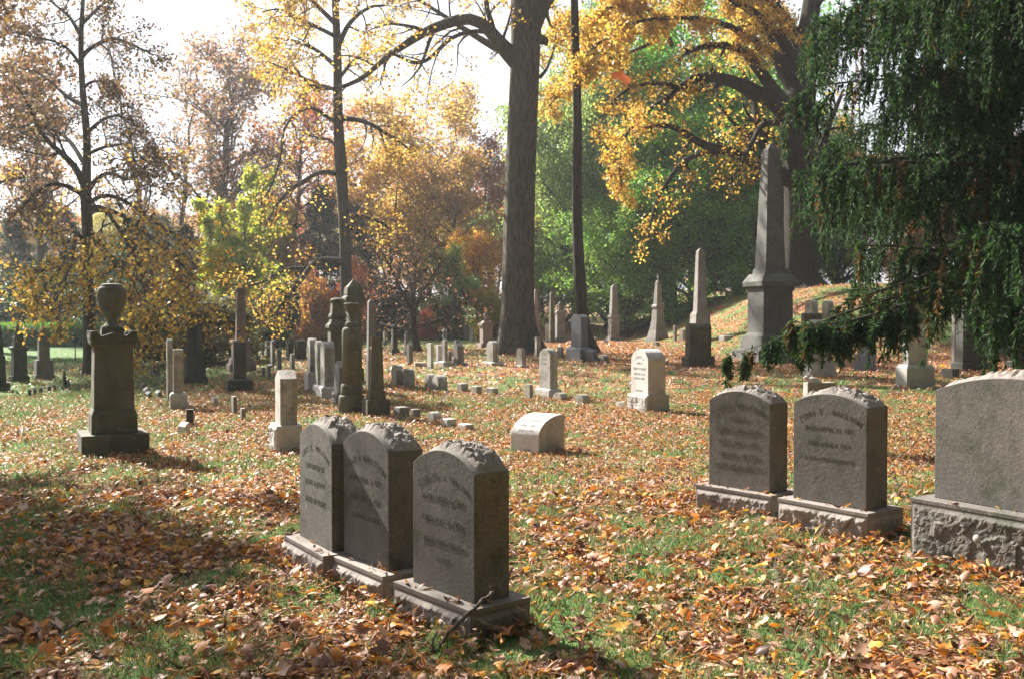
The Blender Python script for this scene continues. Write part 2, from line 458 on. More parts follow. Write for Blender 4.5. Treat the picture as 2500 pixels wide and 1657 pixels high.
def axis(spec):
    r = []
    for a, b, s in spec: r += list(np.arange(a, b, s))
    r.append(spec[-1][1])
    return np.array(r)
gx = axis([(-300, -60, 12), (-60, -24, 2), (-24, -9, 0.5), (-9, 9, 0.14), (9, 26, 0.5), (26, 60, 2), (60, 300, 12)])
gy = axis([(-60, 0, 6), (0, 3, 0.5), (3, 16, 0.14), (16, 32, 0.3), (32, 70, 0.8), (70, 120, 4), (120, 420, 20)])
XX, YY = np.meshgrid(gx, gy)
ZZ = G(XX, YY)
nx, ny = len(gx), len(gy)
ii = (np.arange(ny - 1)[:, None] * nx + np.arange(nx - 1)[None, :]).ravel()
gf = np.stack([ii, ii + 1, ii + nx + 1, ii + nx], -1)
lawn = grassmask(XX, YY)
me = np_mesh('ground', np.stack([XX, YY, ZZ], -1), gf, True, {'lawn': lawn})
ground = link('ground', me, ground_mat())
tag(ground, kind='structure')

# ------------------------------------------------------------------ fallen leaves and grass (too many to count)
def rotmats(yaw, pitch, roll):
    cy, sy, cp, sp, cr, sr = np.cos(yaw), np.sin(yaw), np.cos(pitch), np.sin(pitch), np.cos(roll), np.sin(roll)
    R = np.empty((len(yaw), 3, 3))
    R[:, 0, 0] = cy * cp; R[:, 0, 1] = cy * sp * sr - sy * cr; R[:, 0, 2] = cy * sp * cr + sy * sr
    R[:, 1, 0] = sy * cp; R[:, 1, 1] = sy * sp * sr + cy * cr; R[:, 1, 2] = sy * sp * cr - cy * sr
    R[:, 2, 0] = -sp; R[:, 2, 1] = cp * sr; R[:, 2, 2] = cp * cr
    return R

def leaf_template(nu, nv, roll, bend, pts=0.0, twist=0.0, wid=0.5):
    """a curled dry leaf of length 1 as a small grid"""
    V = []
    for i in range(nu + 1):
        s = i / nu
        w = wid * (math.sin(math.pi * (s ** 0.85)) ** 0.8 if 0 < s < 1 else 0.03)
        if pts and 0 < s < 1: w *= 1 + pts * math.cos(s * math.pi * 5)
        for j in range(nv + 1):
            q = (j / nv) * 2 - 1
            a = q * roll
            r = w / max(roll, 0.15) if roll > 0.15 else None
            y = (r * math.sin(a)) if r else w * q
            z = (r * (1 - math.cos(a))) if r else 0.0
            tw = twist * (s - 0.5)
            y, z = y * math.cos(tw) - z * math.sin(tw), y * math.sin(tw) + z * math.cos(tw)
            V.append((s - 0.5, y * 0.5, z * 0.5 + bend * ((s - 0.5) ** 2) * 4 * 0.25))
    F = [(i * (nv + 1) + j, (i + 1) * (nv + 1) + j, (i + 1) * (nv + 1) + j + 1, i * (nv + 1) + j + 1) for i in range(nu) for j in range(nv)]
    return np.array(V), np.array(F)

def scatter(points, size, tmpl, rng, tilt, lift, rnd):
    T, F = tmpl
    n = len(points)
    flip = np.where(rng.random(n) < 0.45, math.pi, 0)
    R = rotmats(rng.random(n) * 6.283, rng.normal(0, tilt, n), rng.normal(0, tilt, n) + flip)
    asp = 0.5 + 0.6 * rng.random(n)
    TT = T[None] * np.stack([np.ones(n), asp, np.ones(n)], -1)[:, None, :]
    V = np.einsum('nij,nkj->nki', R, TT) * size[:, None, None]
    zmin = V[:, :, 2].min(1)
    V = V + points[:, None, :]
    V[:, :, 2] += (-zmin + lift)[:, None]
    FF = F[None] + (np.arange(n) * len(T))[:, None, None]
    return V.reshape(-1, 3), FF.reshape(-1, 4), np.repeat(rnd, len(T))

def frustum_pts(n, y0, y1, rng, margin=1.6):
    y = np.sqrt(rng.random(n) * (y1 ** 2 - y0 ** 2) + y0 ** 2)
    hw = 0.53 * y + margin
    x = (rng.random(n) * 2 - 1) * hw
    return x, y

rng = np.random.default_rng(5)
TM_NEAR = [leaf_template(6, 4, 1.5, 0.25, 0.1, 0.5, 0.42), leaf_template(6, 4, 0.6, 0.6, 0.3, 0.3, 0.5), leaf_template(6, 4, 2.1, 0.45, 0, 1.1, 0.40), leaf_template(6, 4, 2.4, -0.6, 0.2, 1.6, 0.5),
           leaf_template(7, 4, 0.35, 1.0, 0.5, 0.6, 0.8), leaf_template(6, 4, 1.1, -0.7, 0.2, 1.2, 0.45), leaf_template(7, 2, 0.2, 0.3, 0.6, 0.4, 0.95), leaf_template(5, 2, 1.3, 0.9, 0, 0.9, 0.26)]
TM_MID = [leaf_template(3, 2, 1.1, 0.3), leaf_template(3, 2, 0.4, 0.6), leaf_template(3, 2, 1.5, -0.3, 0, 0.9)]
TM_FAR = [leaf_template(2, 1, 0.1, 0.6), leaf_template(2, 1, 0.1, -0.5, 0, 0.8)]
Vs, Fs, As = [], [], []
base = 0
for (cnt, y0, y1, tms, s0, s1, tilt) in ((105000, 2.5, 9, TM_NEAR, 0.028, 0.095, 0.36), (230000, 9, 20, TM_MID, 0.028, 0.08, 0.42), (110000, 20, 46, TM_FAR, 0.07, 0.13, 0.45)):
    x, y = frustum_pts(cnt, y0, y1, rng)
    gm = grassmask(x, y)
    clump = sm((fnoise(x * 2.2, y * 2.2, 31, 2) - 0.25) / 0.4)
    keep = rng.random(cnt) < (1 - 0.70 * gm) * (0.55 + 0.45 * clump)
    # the mown lawn far left stays clean
    keep &= ~((x < -12.5) & (y > 34) & (rng.random(cnt) > 0.08))
    x, y = x[keep], y[keep]
    tid = rng.integers(0, len(tms), len(x))
    for k, tm in enumerate(tms):
        s = tid == k
        n = s.sum()
        P = np.stack([x[s], y[s], G(x[s], y[s])], -1)
        hueshift = 0.05 * sm((P[:, 1] - 14) / 12)
        rnd = np.clip(rng.random(n) ** 0.95 * 0.92 + hueshift * rng.random(n), 0, 1)
        V, F, A = scatter(P, s0 + (s1 - s0) * rng.random(n) ** 1.8, tm, rng, tilt, 0.002 + 0.03 * rng.random(n) ** 2, rnd)
        Vs.append(V); Fs.append(F + base); As.append(A); base += len(V)
me = np_mesh('fallen_leaves', np.concatenate(Vs), np.concatenate(Fs), True, {'rnd': np.concatenate(As)})
o = link('fallen_leaves', me, M['ground_leaf'])
tag(o, 'dry brown, orange and yellow leaves scattered thickly over the grass', 'fallen leaves', kind='stuff')

def grass_blades(n, y0, y1, h0, h1, w, rng, thr):
    x, y = frustum_pts(n, y0, y1, rng)
    gm = grassmask(x, y)
    keep = rng.random(n) < thr + (1 - thr) * gm
    x, y, gm = x[keep], y[keep], gm[keep]
    n = len(x)
    tuft = sm((vnoise(x * 3.1, y * 3.1, 77) - 0.3) / 0.5)
    h = (h0 + (h1 - h0) * rng.random(n)) * (0.6 + 0.7 * tuft)
    a = rng.random(n) * 6.283
    b = rng.random(n) * 6.283
    lean = 0.25 + 0.7 * rng.random(n)
    z = G(x, y) - 0.004
    W = np.stack([np.cos(a), np.sin(a), np.zeros(n)], -1) * w / 2
    D = np.stack([np.cos(b), np.sin(b), np.zeros(n)], -1)
    P = np.stack([x, y, z], -1)
    mid = P + D * (h * lean * 0.35)[:, None]; mid[:, 2] += h * 0.6
    tip = P + D * (h * lean)[:, None]; tip[:, 2] += h
    V = np.stack([P - W, P + W, mid + W * 0.8, mid - W * 0.8, tip + W * 0.12, tip - W * 0.12], 1)
    i = np.arange(n)[:, None] * 6
    F = np.concatenate([i + np.array([[0, 1, 2, 3]]), i + np.array([[3, 2, 4, 5]])], 0)
    return V.reshape(-1, 3), F, np.repeat(rng.random(n), 6)
Vs, Fs, As = [], [], []
base = 0
for a in ((190000, 2.5, 9, 0.03, 0.07, 0.0042, 0.35), (170000, 9, 20, 0.03, 0.065, 0.008, 0.35), (60000, 20, 40, 0.04, 0.08, 0.02, 0.12)):
    V, F, A = grass_blades(*a[:6], rng, a[6])
    Vs.append(V); Fs.append(F + base); As.append(A); base += len(V)
# clean mown lawn at the far left
n = 50000
me = np_mesh('grass', np.concatenate(Vs), np.concatenate(Fs), False, {'rnd': np.concatenate(As)})
o = link('grass', me, M['grass'])
tag(o, 'short green grass showing between the fallen leaves', 'grass', kind='stuff')
# ------------------------------------------------------------------ trees
def spawn(P, R, plen, k, u0, u1, ratio, ang, rng, n=5, rr=0.55, up=0.0, grav=0.0, wig=0.18, prof=None, jit=0.3, flat=0.0, rmin=0.004):
    """k children on every parent polyline; everything is vectorised"""
    B, n0, _ = P.shape
    u = u0 + (u1 - u0) * (np.arange(k)[None] + rng.random((B, k))) / k
    f = np.clip(u * (n0 - 1), 0, n0 - 1.001)
    i = f.astype(int); fr = (f - i)[..., None]
    b = np.arange(B)[:, None]
    A, Bq = P[b, i], P[b, i + 1]
    pos = A * (1 - fr) + Bq * fr
    tan = norm(Bq - A)
    r = R[b, i] * (1 - fr[..., 0]) + R[b, i + 1] * fr[..., 0]
    ref = np.where(np.abs(tan[..., 2:3]) > 0.8, np.array([1.0, 0.2, 0]), np.array([0.0, 0, 1]))
    U = norm(np.cross(tan, ref)); W = np.cross(tan, U)
    if flat:
        th = np.where(rng.random((B, k)) < 0.5, 0, math.pi) + rng.normal(0, flat, (B, k))
    else:
        th = np.arange(k)[None] * 2.399 + rng.random((B, 1)) * 6.283 + rng.normal(0, 0.5, (B, k))
    an = ang + rng.normal(0, 0.16, (B, k))
    d = tan * np.cos(an)[..., None] + (U * np.cos(th)[..., None] + W * np.sin(th)[..., None]) * np.sin(an)[..., None]
    d[..., 2] += up
    d = norm(d).reshape(-1, 3)
    L = plen[:, None] * ratio * (1 + rng.uniform(-jit, jit, (B, k)))
    L = L * (prof(u) if prof else (1.12 - 0.62 * u))
    L = L.reshape(-1)
    Q = np.empty((B * k, n, 3)); Q[:, 0] = pos.reshape(-1, 3)
    for s in range(1, n):
        d = norm(d + rng.normal(0, wig, d.shape) + np.array([0, 0, grav]))
        Q[:, s] = Q[:, s - 1] + d * (L / (n - 1))[:, None]
    t = np.linspace(0, 1, n)
    RR = np.maximum(r.reshape(-1)[:, None] * rr * (1 - 0.82 * t)[None], rmin)
    return Q, RR, L

def leaf_quads(P, m, size, rng, spread=0.25, u0=0.15, asp=0.62, droop=-0.25, var=0.5):
    """m leaves loosely around each twig polyline"""
    B, n, _ = P.shape
    u = u0 + (1 - u0) * rng.random((B, m))
    f = np.clip(u * (n - 1), 0, n - 1.001); i = f.astype(int); fr = (f - i)[..., None]
    b = np.arange(B)[:, None]
    c = P[b, i] * (1 - fr) + P[b, i + 1] * fr
    c = c + rng.normal(0, spread, c.shape)
    d = rng.normal(0, 1, c.shape); d[..., 2] += droop * 2
    d = norm(d)
    w = norm(np.cross(d, rng.normal(0, 1, c.shape)))
    nn = np.cross(d, w)
    s = (size * (1 - var / 2 + var * rng.random((B, m))))[..., None]
    q0 = c; q2 = c + d * s
    mid = c + d * s * 0.45
    q1 = mid + w * s * asp * 0.5 + nn * s * 0.12
    q3 = mid - w * s * asp * 0.5 + nn * s * 0.12
    V = np.stack([q0, q1, q2, q3], 2).reshape(-1, 3)
    F = np.arange(B * m * 4).reshape(-1, 4)
    rnd = np.repeat(rng.random(B * m), 4)
    clump = np.repeat(np.repeat(rng.random(B), m), 4)
    return V, F, rnd, clump

class Wood:
    def __init__(s): s.V = []; s.F = []; s.b = 0
    def add(s, P, R, sides):
        V, F = tubes(P, R, sides)
        s.V.append(V); s.F.append(F + s.b); s.b += len(V)
    def mesh(s, name): return np_mesh(name, np.concatenate(s.V), np.concatenate(s.F), True)

class Leaves:
    def __init__(s): s.V = []; s.F = []; s.r = []; s.c = []; s.b = 0
    def add(s, q):
        V, F, r, c = q
        s.V.append(V); s.F.append(F + s.b); s.r.append(r); s.c.append(c); s.b += len(V)
    def mesh(s, name): return np_mesh(name, np.concatenate(s.V), np.concatenate(s.F), False, {'rnd': np.concatenate(s.r), 'clump': np.concatenate(s.c)})

def trunk_line(H, r0, rng, n=14, wig=0.012, lean=(0, 0), flare=1.6, taper=0.9):
    t = np.linspace(0, 1, n)
    P = np.zeros((1, n, 3))
    P[0, :, 2] = t * H - 0.3
    w = np.cumsum(rng.normal(0, wig * H, (n, 2)), 0) * t[:, None]
    P[0, :, :2] = w + t[:, None] * np.array(lean) * H
    R = r0 * (1 - taper * t) * (1 + (flare - 1) * np.exp(-t * 22))
    return P, R[None]

def generic_tree(seed, H=12.0, r0=0.25, cb=0.25, ct=0.97, spread=0.36, prof=None, n1=26, k2=7, k3=6, ang=1.0, up=0.15, leafn=10, leaf=0.22, stems=1,
                 grav2=0.0, lspread=0.28, asp=0.62, droop=-0.25, wig=0.2, bark='bark_far', sides=(10, 6, 4, 3), rmin=0.012):
    rng = np.random.default_rng(seed)
    wood, lv = Wood(), Leaves()
    prof = prof or (lambda u: np.sqrt(np.clip(1 - ((u - 0.5) / 0.62) ** 2, 0.05, 1)))
    for s in range(stems):
        a = s * 2.4 + rng.random()
        ln = (0.16 * math.cos(a), 0.16 * math.sin(a)) if stems > 1 else (rng.normal(0, 0.02), rng.normal(0, 0.02))
        hh = H * (1 if s == 0 else rng.uniform(0.75, 0.98))
        P0, R0 = trunk_line(hh, r0 * (1 if stems == 1 else 0.6), rng, lean=ln)
        wood.add(P0, R0, sides[0])
        P1, R1, L1 = spawn(P0, R0, np.array([hh]), max(4, n1 // stems), cb, ct, spread, ang, rng, n=7, rr=0.55, up=up, wig=wig, prof=prof, rmin=rmin)
        wood.add(P1, R1, sides[1])
        P2, R2, L2 = spawn(P1, R1, L1, k2, 0.2, 1.0, 0.5, 0.85, rng, n=5, rr=0.6, up=up * 0.8, grav=grav2, wig=wig, rmin=rmin * 0.8)
        wood.add(P2, R2, sides[2])
        P3, R3, L3 = spawn(P2, R2, L2, k3, 0.15, 1.0, 0.55, 0.8, rng, n=4, rr=0.6, up=up * 0.5, grav=grav2, wig=wig, rmin=rmin * 0.65)
        wood.add(P3, R3, sides[3])
        if leafn:
            lv.add(leaf_quads(P3, leafn, leaf, rng, lspread, asp=asp, droop=droop))
    return wood.mesh('trunk'), (lv.mesh('crown') if leafn else None)

TPL = {}
def template(key, **kw):
    TPL[key] = generic_tree(**kw)

def plant(key, name, label, cat, px, Y, H, color, group=None, rz=0.0, sx=1.0, bark='bark_far', base_h=12.0, py=None):
    """one tree; the mesh is shared, the colour is the object's own"""
    x = (px - 1250) / FPX * Y
    z = float(G(x, Y))
    root = empty(name, (x, Y, z - 0.05), rz, label, cat, group)
    k = H / base_h
    root.scale = (k * sx, k * sx, k)
    tr, cr = TPL[key]
    o = bpy.data.objects.new('trunk', tr); COL.objects.link(o); o.parent = root
    if not tr.materials: tr.materials.append(M[bark])
    if cr:
        c = bpy.data.objects.new('crown', cr); COL.objects.link(c); c.parent = root
        if not cr.materials: cr.materials.append(M['tree_leaf'])
        c.color = (*color, 1)
    return root

def smooth_line(pts, n):
    pts = np.array(pts, float)
    d = np.r_[0, np.cumsum(np.linalg.norm(np.diff(pts, axis=0), axis=1))]
    t = np.linspace(0, d[-1], n)
    out = np.stack([np.interp(t, d, pts[:, k]) for k in range(pts.shape[1])], -1)
    if n > 6:
        for _ in range(2):
            out[1:-1] = 0.25 * out[:-2] + 0.5 * out[1:-1] + 0.25 * out[2:]
    return out

def limb3(pts, Y0, dY=0.0, n=14, curve=0.0):
    """a limb that starts at depth Y0 and reaches dY further back (or nearer) at its tip; pts = (x, y, width)"""
    L = smooth_line(pts, n)
    t = np.linspace(0, 1, n)
    Y = Y0 + dY * t + curve * np.sin(t * math.pi)
    P = np.array([onray(L[i, 0], L[i, 1], Y[i]) for i in range(n)])
    R = L[:, 2] / 2 * Y / FPX
    return P[None], R[None]

def big_trunk(pts, Y, base_loc, sides=28, n=40, seed=0, lob=0.06, flare_lob=0.3):
    """a tapered trunk with root flare and uneven section; world coordinates relative to base_loc"""
    L = smooth_line(pts, n)
    P = np.array([onray(L[i, 0], L[i, 1], Y) for i in range(n)])
    R = L[:, 2] / 2 * Y / FPX
    V, F = tubes(P[None], R[None], sides)
    V = V.reshape(n, sides, 3)
    for i in range(n):
        a = np.arange(sides) * 2 * math.pi / sides
        hz = P[i, 2] - base_loc[2]
        fl = math.exp(-max(hz, 0) / 0.55)
        k = 1 + lob * (vnoise(np.cos(a) * 2 + 5, np.sin(a) * 2 + 5, seed, np.full(sides, hz * 0.35)) - 0.5) * 2 + 0.03 * np.sin(a * 9 + hz * 0.3)
        k = k + fl * flare_lob * (0.5 + 0.5 * np.cos(a * 5 + seed))
        V[i] = P[i] + (V[i] - P[i]) * k[:, None]
    return V.reshape(-1, 3), F, P, R

def finish_tree(root, wood, lv, bark, leafmat, color=None):
    off = np.array(root.location)
    for w in wood.V: w -= off
    o = link('trunk', wood.mesh('trunk'), M[bark], root)
    if lv and lv.V:
        for v in lv.V: v -= off
        c = link('crown', lv.mesh('crown'), M[leafmat], root)
        if color: c.color = (*color, 1)

def leafed(wood, lv, P, R, rng, lens, k2, k3, m, size, r2=0.45, r3=0.5, lspread=0.2, up=0.1, grav=0.0, wig=0.2, u0=0.15, droop=-0.25, sides=(5, 4, 3), rmin=0.01, ang=0.9, k1=0):
    """adds two or three orders of side twigs to limbs, with leaves on the last"""
    P2, R2, L2 = spawn(P, R, lens, k2, u0, 1.0, r2, ang, rng, n=6, rr=0.5, up=up, grav=grav, wig=wig, rmin=rmin)
    wood.add(P2, R2, sides[0])
    if k1:
        Pm, Rm, Lm = spawn(P2, R2, L2, k1, 0.15, 1.0, 0.55, 0.85, rng, n=5, rr=0.55, up=up * 0.6, grav=grav, wig=wig, rmin=rmin * 0.8)
        wood.add(Pm, Rm, sides[1]); P2, R2, L2 = Pm, Rm, Lm
    P3, R3, L3 = spawn(P2, R2, L2, k3, 0.1, 1.0, r3, 0.8, rng, n=4, rr=0.55, up=up * 0.5, grav=grav, wig=wig, rmin=rmin * 0.6)
    wood.add(P3, R3, sides[2])
    if m: lv.add(leaf_quads(P3, m, size, rng, lspread, droop=droop))

def plen(P): return np.linalg.norm(np.diff(P, axis=1), axis=-1).sum(1)

# ---- the big straight trunk in the middle
def tree_big():
    rng = np.random.default_rng(101)
    b = at(1274, 866); Y = b[1] + 0.55
    root = empty('tall_tree', (b[0], Y, b[2]), 0, 'massive straight grey trunk in the centre with one thick limb reaching left high up', 'tree')
    wood, lv = Wood(), Leaves()
    pts = [(1270, 880, 128), (1268, 860, 112), (1266, 835, 96), (1264, 800, 84), (1264, 740, 79), (1266, 600, 76), (1271, 423, 72), (1277, 250, 71), (1283, 106, 72), (1286, 20, 78), (1290, -60, 84), (1300, -160, 60), (1305, -500, 44), (1300, -900, 24)]
    V, F, P, R = big_trunk(pts, Y, (b[0], Y, b[2]), seed=3, n=60, sides=32)
    wood.V.append(V); wood.F.append(F); wood.b = len(V)
    limbs = [
        ([(1262, 150, 46), (1240, 128, 40), (1216, 108, 34), (1201, 79, 30), (1180, 50, 28), (1139, 37, 27), (1105, 50, 26), (1068, 70, 24), (1027, 77, 23), (1002, 99, 20), (975, 128, 15), (944, 128, 14), (923, 157, 13), (907, 182, 12), (869, 203, 11), (824, 218, 9), (778, 226, 8), (740, 205, 5), (715, 160, 3)], -1.2),
        ([(1235, 128, 26), (1199, 112, 18), (1160, 88, 15), (1118, 62, 13), (1081, 37, 10), (1027, 4, 8), (980, -30, 5)], 1.5),
        ([(1205, 85, 14), (1180, 76, 11), (1151, 77, 10), (1120, 84, 10), (1093, 99, 10), (1066, 128, 9), (1039, 153, 9), (1014, 157, 8), (977, 141, 7), (950, 128, 5)], -2.0),
        ([(1208, 90, 16), (1201, 60, 14), (1188, 21, 13), (1184, -40, 11), (1170, -160, 6)], -0.6),
        ([(1240, 125, 14), (1228, 95, 8), (1240, 60, 6), (1250, 20, 4)], -0.8),
        ([(1300, 60, 50), (1325, 10, 38), (1370, -60, 32), (1440, -160, 24), (1520, -300, 12)], 2.0),
        ([(1275, -40, 50), (1230, -120, 36), (1120, -230, 28), (960, -330, 18), (820, -400, 9)], -3.0),
        ([(1290, -150, 40), (1350, -300, 28), (1500, -450, 18), (1640, -520, 8)], 4.0),
        ([(1318, 190, 10), (1335, 170, 7), (1350, 130, 5), (1358, 80, 3)], 0.5),
        ([(1316, 95, 26), (1330, 100, 22), (1336, 112, 4)], -0.2),
    ]
    for k, (pts, dY) in enumerate(limbs):
        Pl, Rl = limb3(pts, Y - 0.1, dY, n=22)
        wood.add(Pl, Rl, 10)
        if k in (9,): continue
        ll = plen(Pl)
        dense = {0: (9, 4, 3), 1: (9, 4, 3), 2: (7, 4, 2), 3: (8, 5, 4), 4: (3, 3, 1), 5: (14, 6, 5), 6: (8, 4, 3), 7: (12, 6, 4), 8: (5, 5, 4)}[k]
        r2 = min(0.45, 1.9 / ll[0])
        leafed(wood, lv, Pl, Rl, rng, ll, dense[0], dense[1], dense[2] + 1, 0.12, r2=r2, r3=0.5, lspread=0.12, up=-0.1, grav=-0.08, u0=0.3 if k in (0, 1, 2) else 0.1, k1=3, rmin=0.009)
    finish_tree(root, wood, lv, 'bark', 'yellow_leaf')
tree_big()

# ---- slim trunk to its right
def tree_slim():
    rng = np.random.default_rng(102)
    b = at(1432, 862); Y = b[1] + 0.2
    root = empty('slim_tree', (b[0], Y, b[2]), 0, 'slender dark trunk rising bare and straight to the right of the massive trunk', 'tree')
    wood, lv = Wood(), Leaves()
    pts = [(1440, 880, 66), (1436, 862, 52), (1430, 838, 38), (1425, 800, 31), (1419, 740, 29), (1413, 640, 27), (1409, 530, 25), (1409, 423, 24), (1410, 300, 22), (1407, 180, 20), (1404, 80, 20), (1402, 0, 18), (1404, -200, 14), (1400, -400, 8)]
    V, F, P, R = big_trunk(pts, Y, (b[0], Y, b[2]), seed=8, n=44, sides=18, lob=0.10, flare_lob=0.25)
    wood.V.append(V); wood.F.append(F); wood.b = len(V)
    for pts, dY in (([(1409, 160, 12), (1440, 130, 9), (1465, 100, 7), (1490, 95, 4)], 1.0), ([(1406, 200, 9), (1430, 185, 7), (1438, 160, 4)], -0.6),
                    ([(1404, -60, 14), (1350, -140, 9), (1290, -200, 4)], -1.0), ([(1403, -100, 14), (1470, -200, 9), (1560, -260, 4)], 1.5), ([(1403, -250, 10), (1380, -350, 6), (1330, -420, 3)], 1.5)):
        Pl, Rl = limb3(pts, Y, dY, n=12)
        wood.add(Pl, Rl, 7)
        leafed(wood, lv, Pl, Rl, rng, plen(Pl), 7, 5, 6, 0.15, r2=0.6, r3=0.55, up=-0.05, k1=3, rmin=0.008)
    finish_tree(root, wood, lv, 'bark_dark', 'yellow_leaf')
tree_slim()

# ---- middle-left tree with gold leaves above its bare trunk
def tree_gold():
    rng = np.random.default_rng(103)
    Y = 41.0
    x = (846 - 1250) / FPX * Y
    b = np.array([x, Y, float(G(x, Y))])
    root = empty('golden_tree', b, 0, 'tall golden-leaved tree with crooked side limbs rising behind the round column monument', 'tree')
    wood, lv = Wood(), Leaves()
    pts = [(851, 860, 52), (850, 830, 40), (848, 790, 34), (846, 700, 30), (843, 600, 28), (838, 500, 28), (833, 430, 30), (832, 400, 31), (828, 340, 26), (825, 280, 23), (825, 200, 22), (824, 120, 20), (820, 40, 17), (815, -60, 14), (812, -200, 9), (800, -340, 4)]
    V, F, P, R = big_trunk(pts, Y, b, seed=5, n=44, sides=18, lob=0.08, flare_lob=0.2)
    wood.V.append(V); wood.F.append(F); wood.b = len(V)
    limbs = [
        ([(822, 298, 12), (790, 286, 10), (782, 270, 9), (762, 257, 8), (735, 265, 8), (700, 300, 7), (690, 320, 6), (688, 370, 6), (680, 410, 5), (655, 470, 4)], -2, 1.0),
        ([(826, 426, 14), (800, 418, 12), (772, 422, 10), (745, 442, 10), (722, 452, 9), (700, 470, 8), (676, 500, 6), (655, 540, 4)], -1.5, 1.0),
        ([(840, 290, 14), (870, 292, 12), (900, 300, 10), (930, 318, 9), (955, 335, 8), (980, 350, 6), (1000, 366, 4)], -1.5, 1.1),
        ([(843, 520, 12), (870, 525, 9), (905, 533, 8), (935, 545, 9), (950, 560, 3)], -1, 0.8),
        ([(842, 640, 20), (815, 636, 16), (782, 632, 14), (765, 640, 13), (738, 680, 12), (712, 712, 11), (695, 735, 9), (670, 768, 5)], -3, 1.0),
        ([(745, 655, 9), (718, 654, 8), (690, 660, 7), (660, 680, 7), (640, 690, 6), (600, 700, 5), (570, 715, 3)], -3.5, 1.0),
        ([(700, 695, 8), (670, 706, 6), (660, 716, 6), (656, 740, 4), (640, 775, 3)], -3.5, 0.8),
        ([(821, 360, 8), (805, 340, 6), (780, 338, 5), (752, 330, 3)], 0.5, 0.6),
        ([(822, 120, 14), (850, 60, 11), (880, 30, 9), (920, 10, 7), (940, 20, 5), (975, -20, 4)], -1.5, 1.3),
        ([(820, 60, 13), (770, 10, 10), (720, -40, 7), (660, -60, 4)], -2, 1.3),
        ([(818, 160, 12), (770, 120, 9), (720, 100, 7), (650, 90, 4)], 2, 1.3),
        ([(822, 200, 10), (860, 150, 8), (890, 135, 5), (915, 130, 3)], 2.5, 0.7),
        ([(820, 220, 10), (760, 200, 7), (700, 170, 5), (650, 150, 3)], -3, 1.2),
        ([(815, 20, 12), (860, -60, 9), (930, -120, 5), (1000, -140, 3)], 2, 1.3),
        ([(812, -80, 11), (760, -160, 8), (690, -210, 4)], 1, 1.3),
        ([(820, 90, 11), (740, 50, 8), (680, 20, 5), (640, 30, 3)], -4, 1.3),
    ]
    for k, (pts, dY, dn) in enumerate(limbs):
        Pl, Rl = limb3(pts, Y, dY, n=18)
        wood.add(Pl, Rl, 8)
        ll = plen(Pl)
        up_ = k >= 8
        leafed(wood, lv, Pl, Rl, rng, ll, 9 if up_ else 8, 5, int((6.5 if up_ else 2.8) * dn), 0.125, r2=min(0.5, 1.6 / ll[0]) if not up_ else 0.45, r3=0.5, lspread=0.13,
               up=-0.05 if up_ else -0.2, grav=-0.05, k1=4, rmin=0.011, u0=0.2)
    finish_tree(root, wood, lv, 'bark_dark', 'yellow_leaf')
tree_gold()

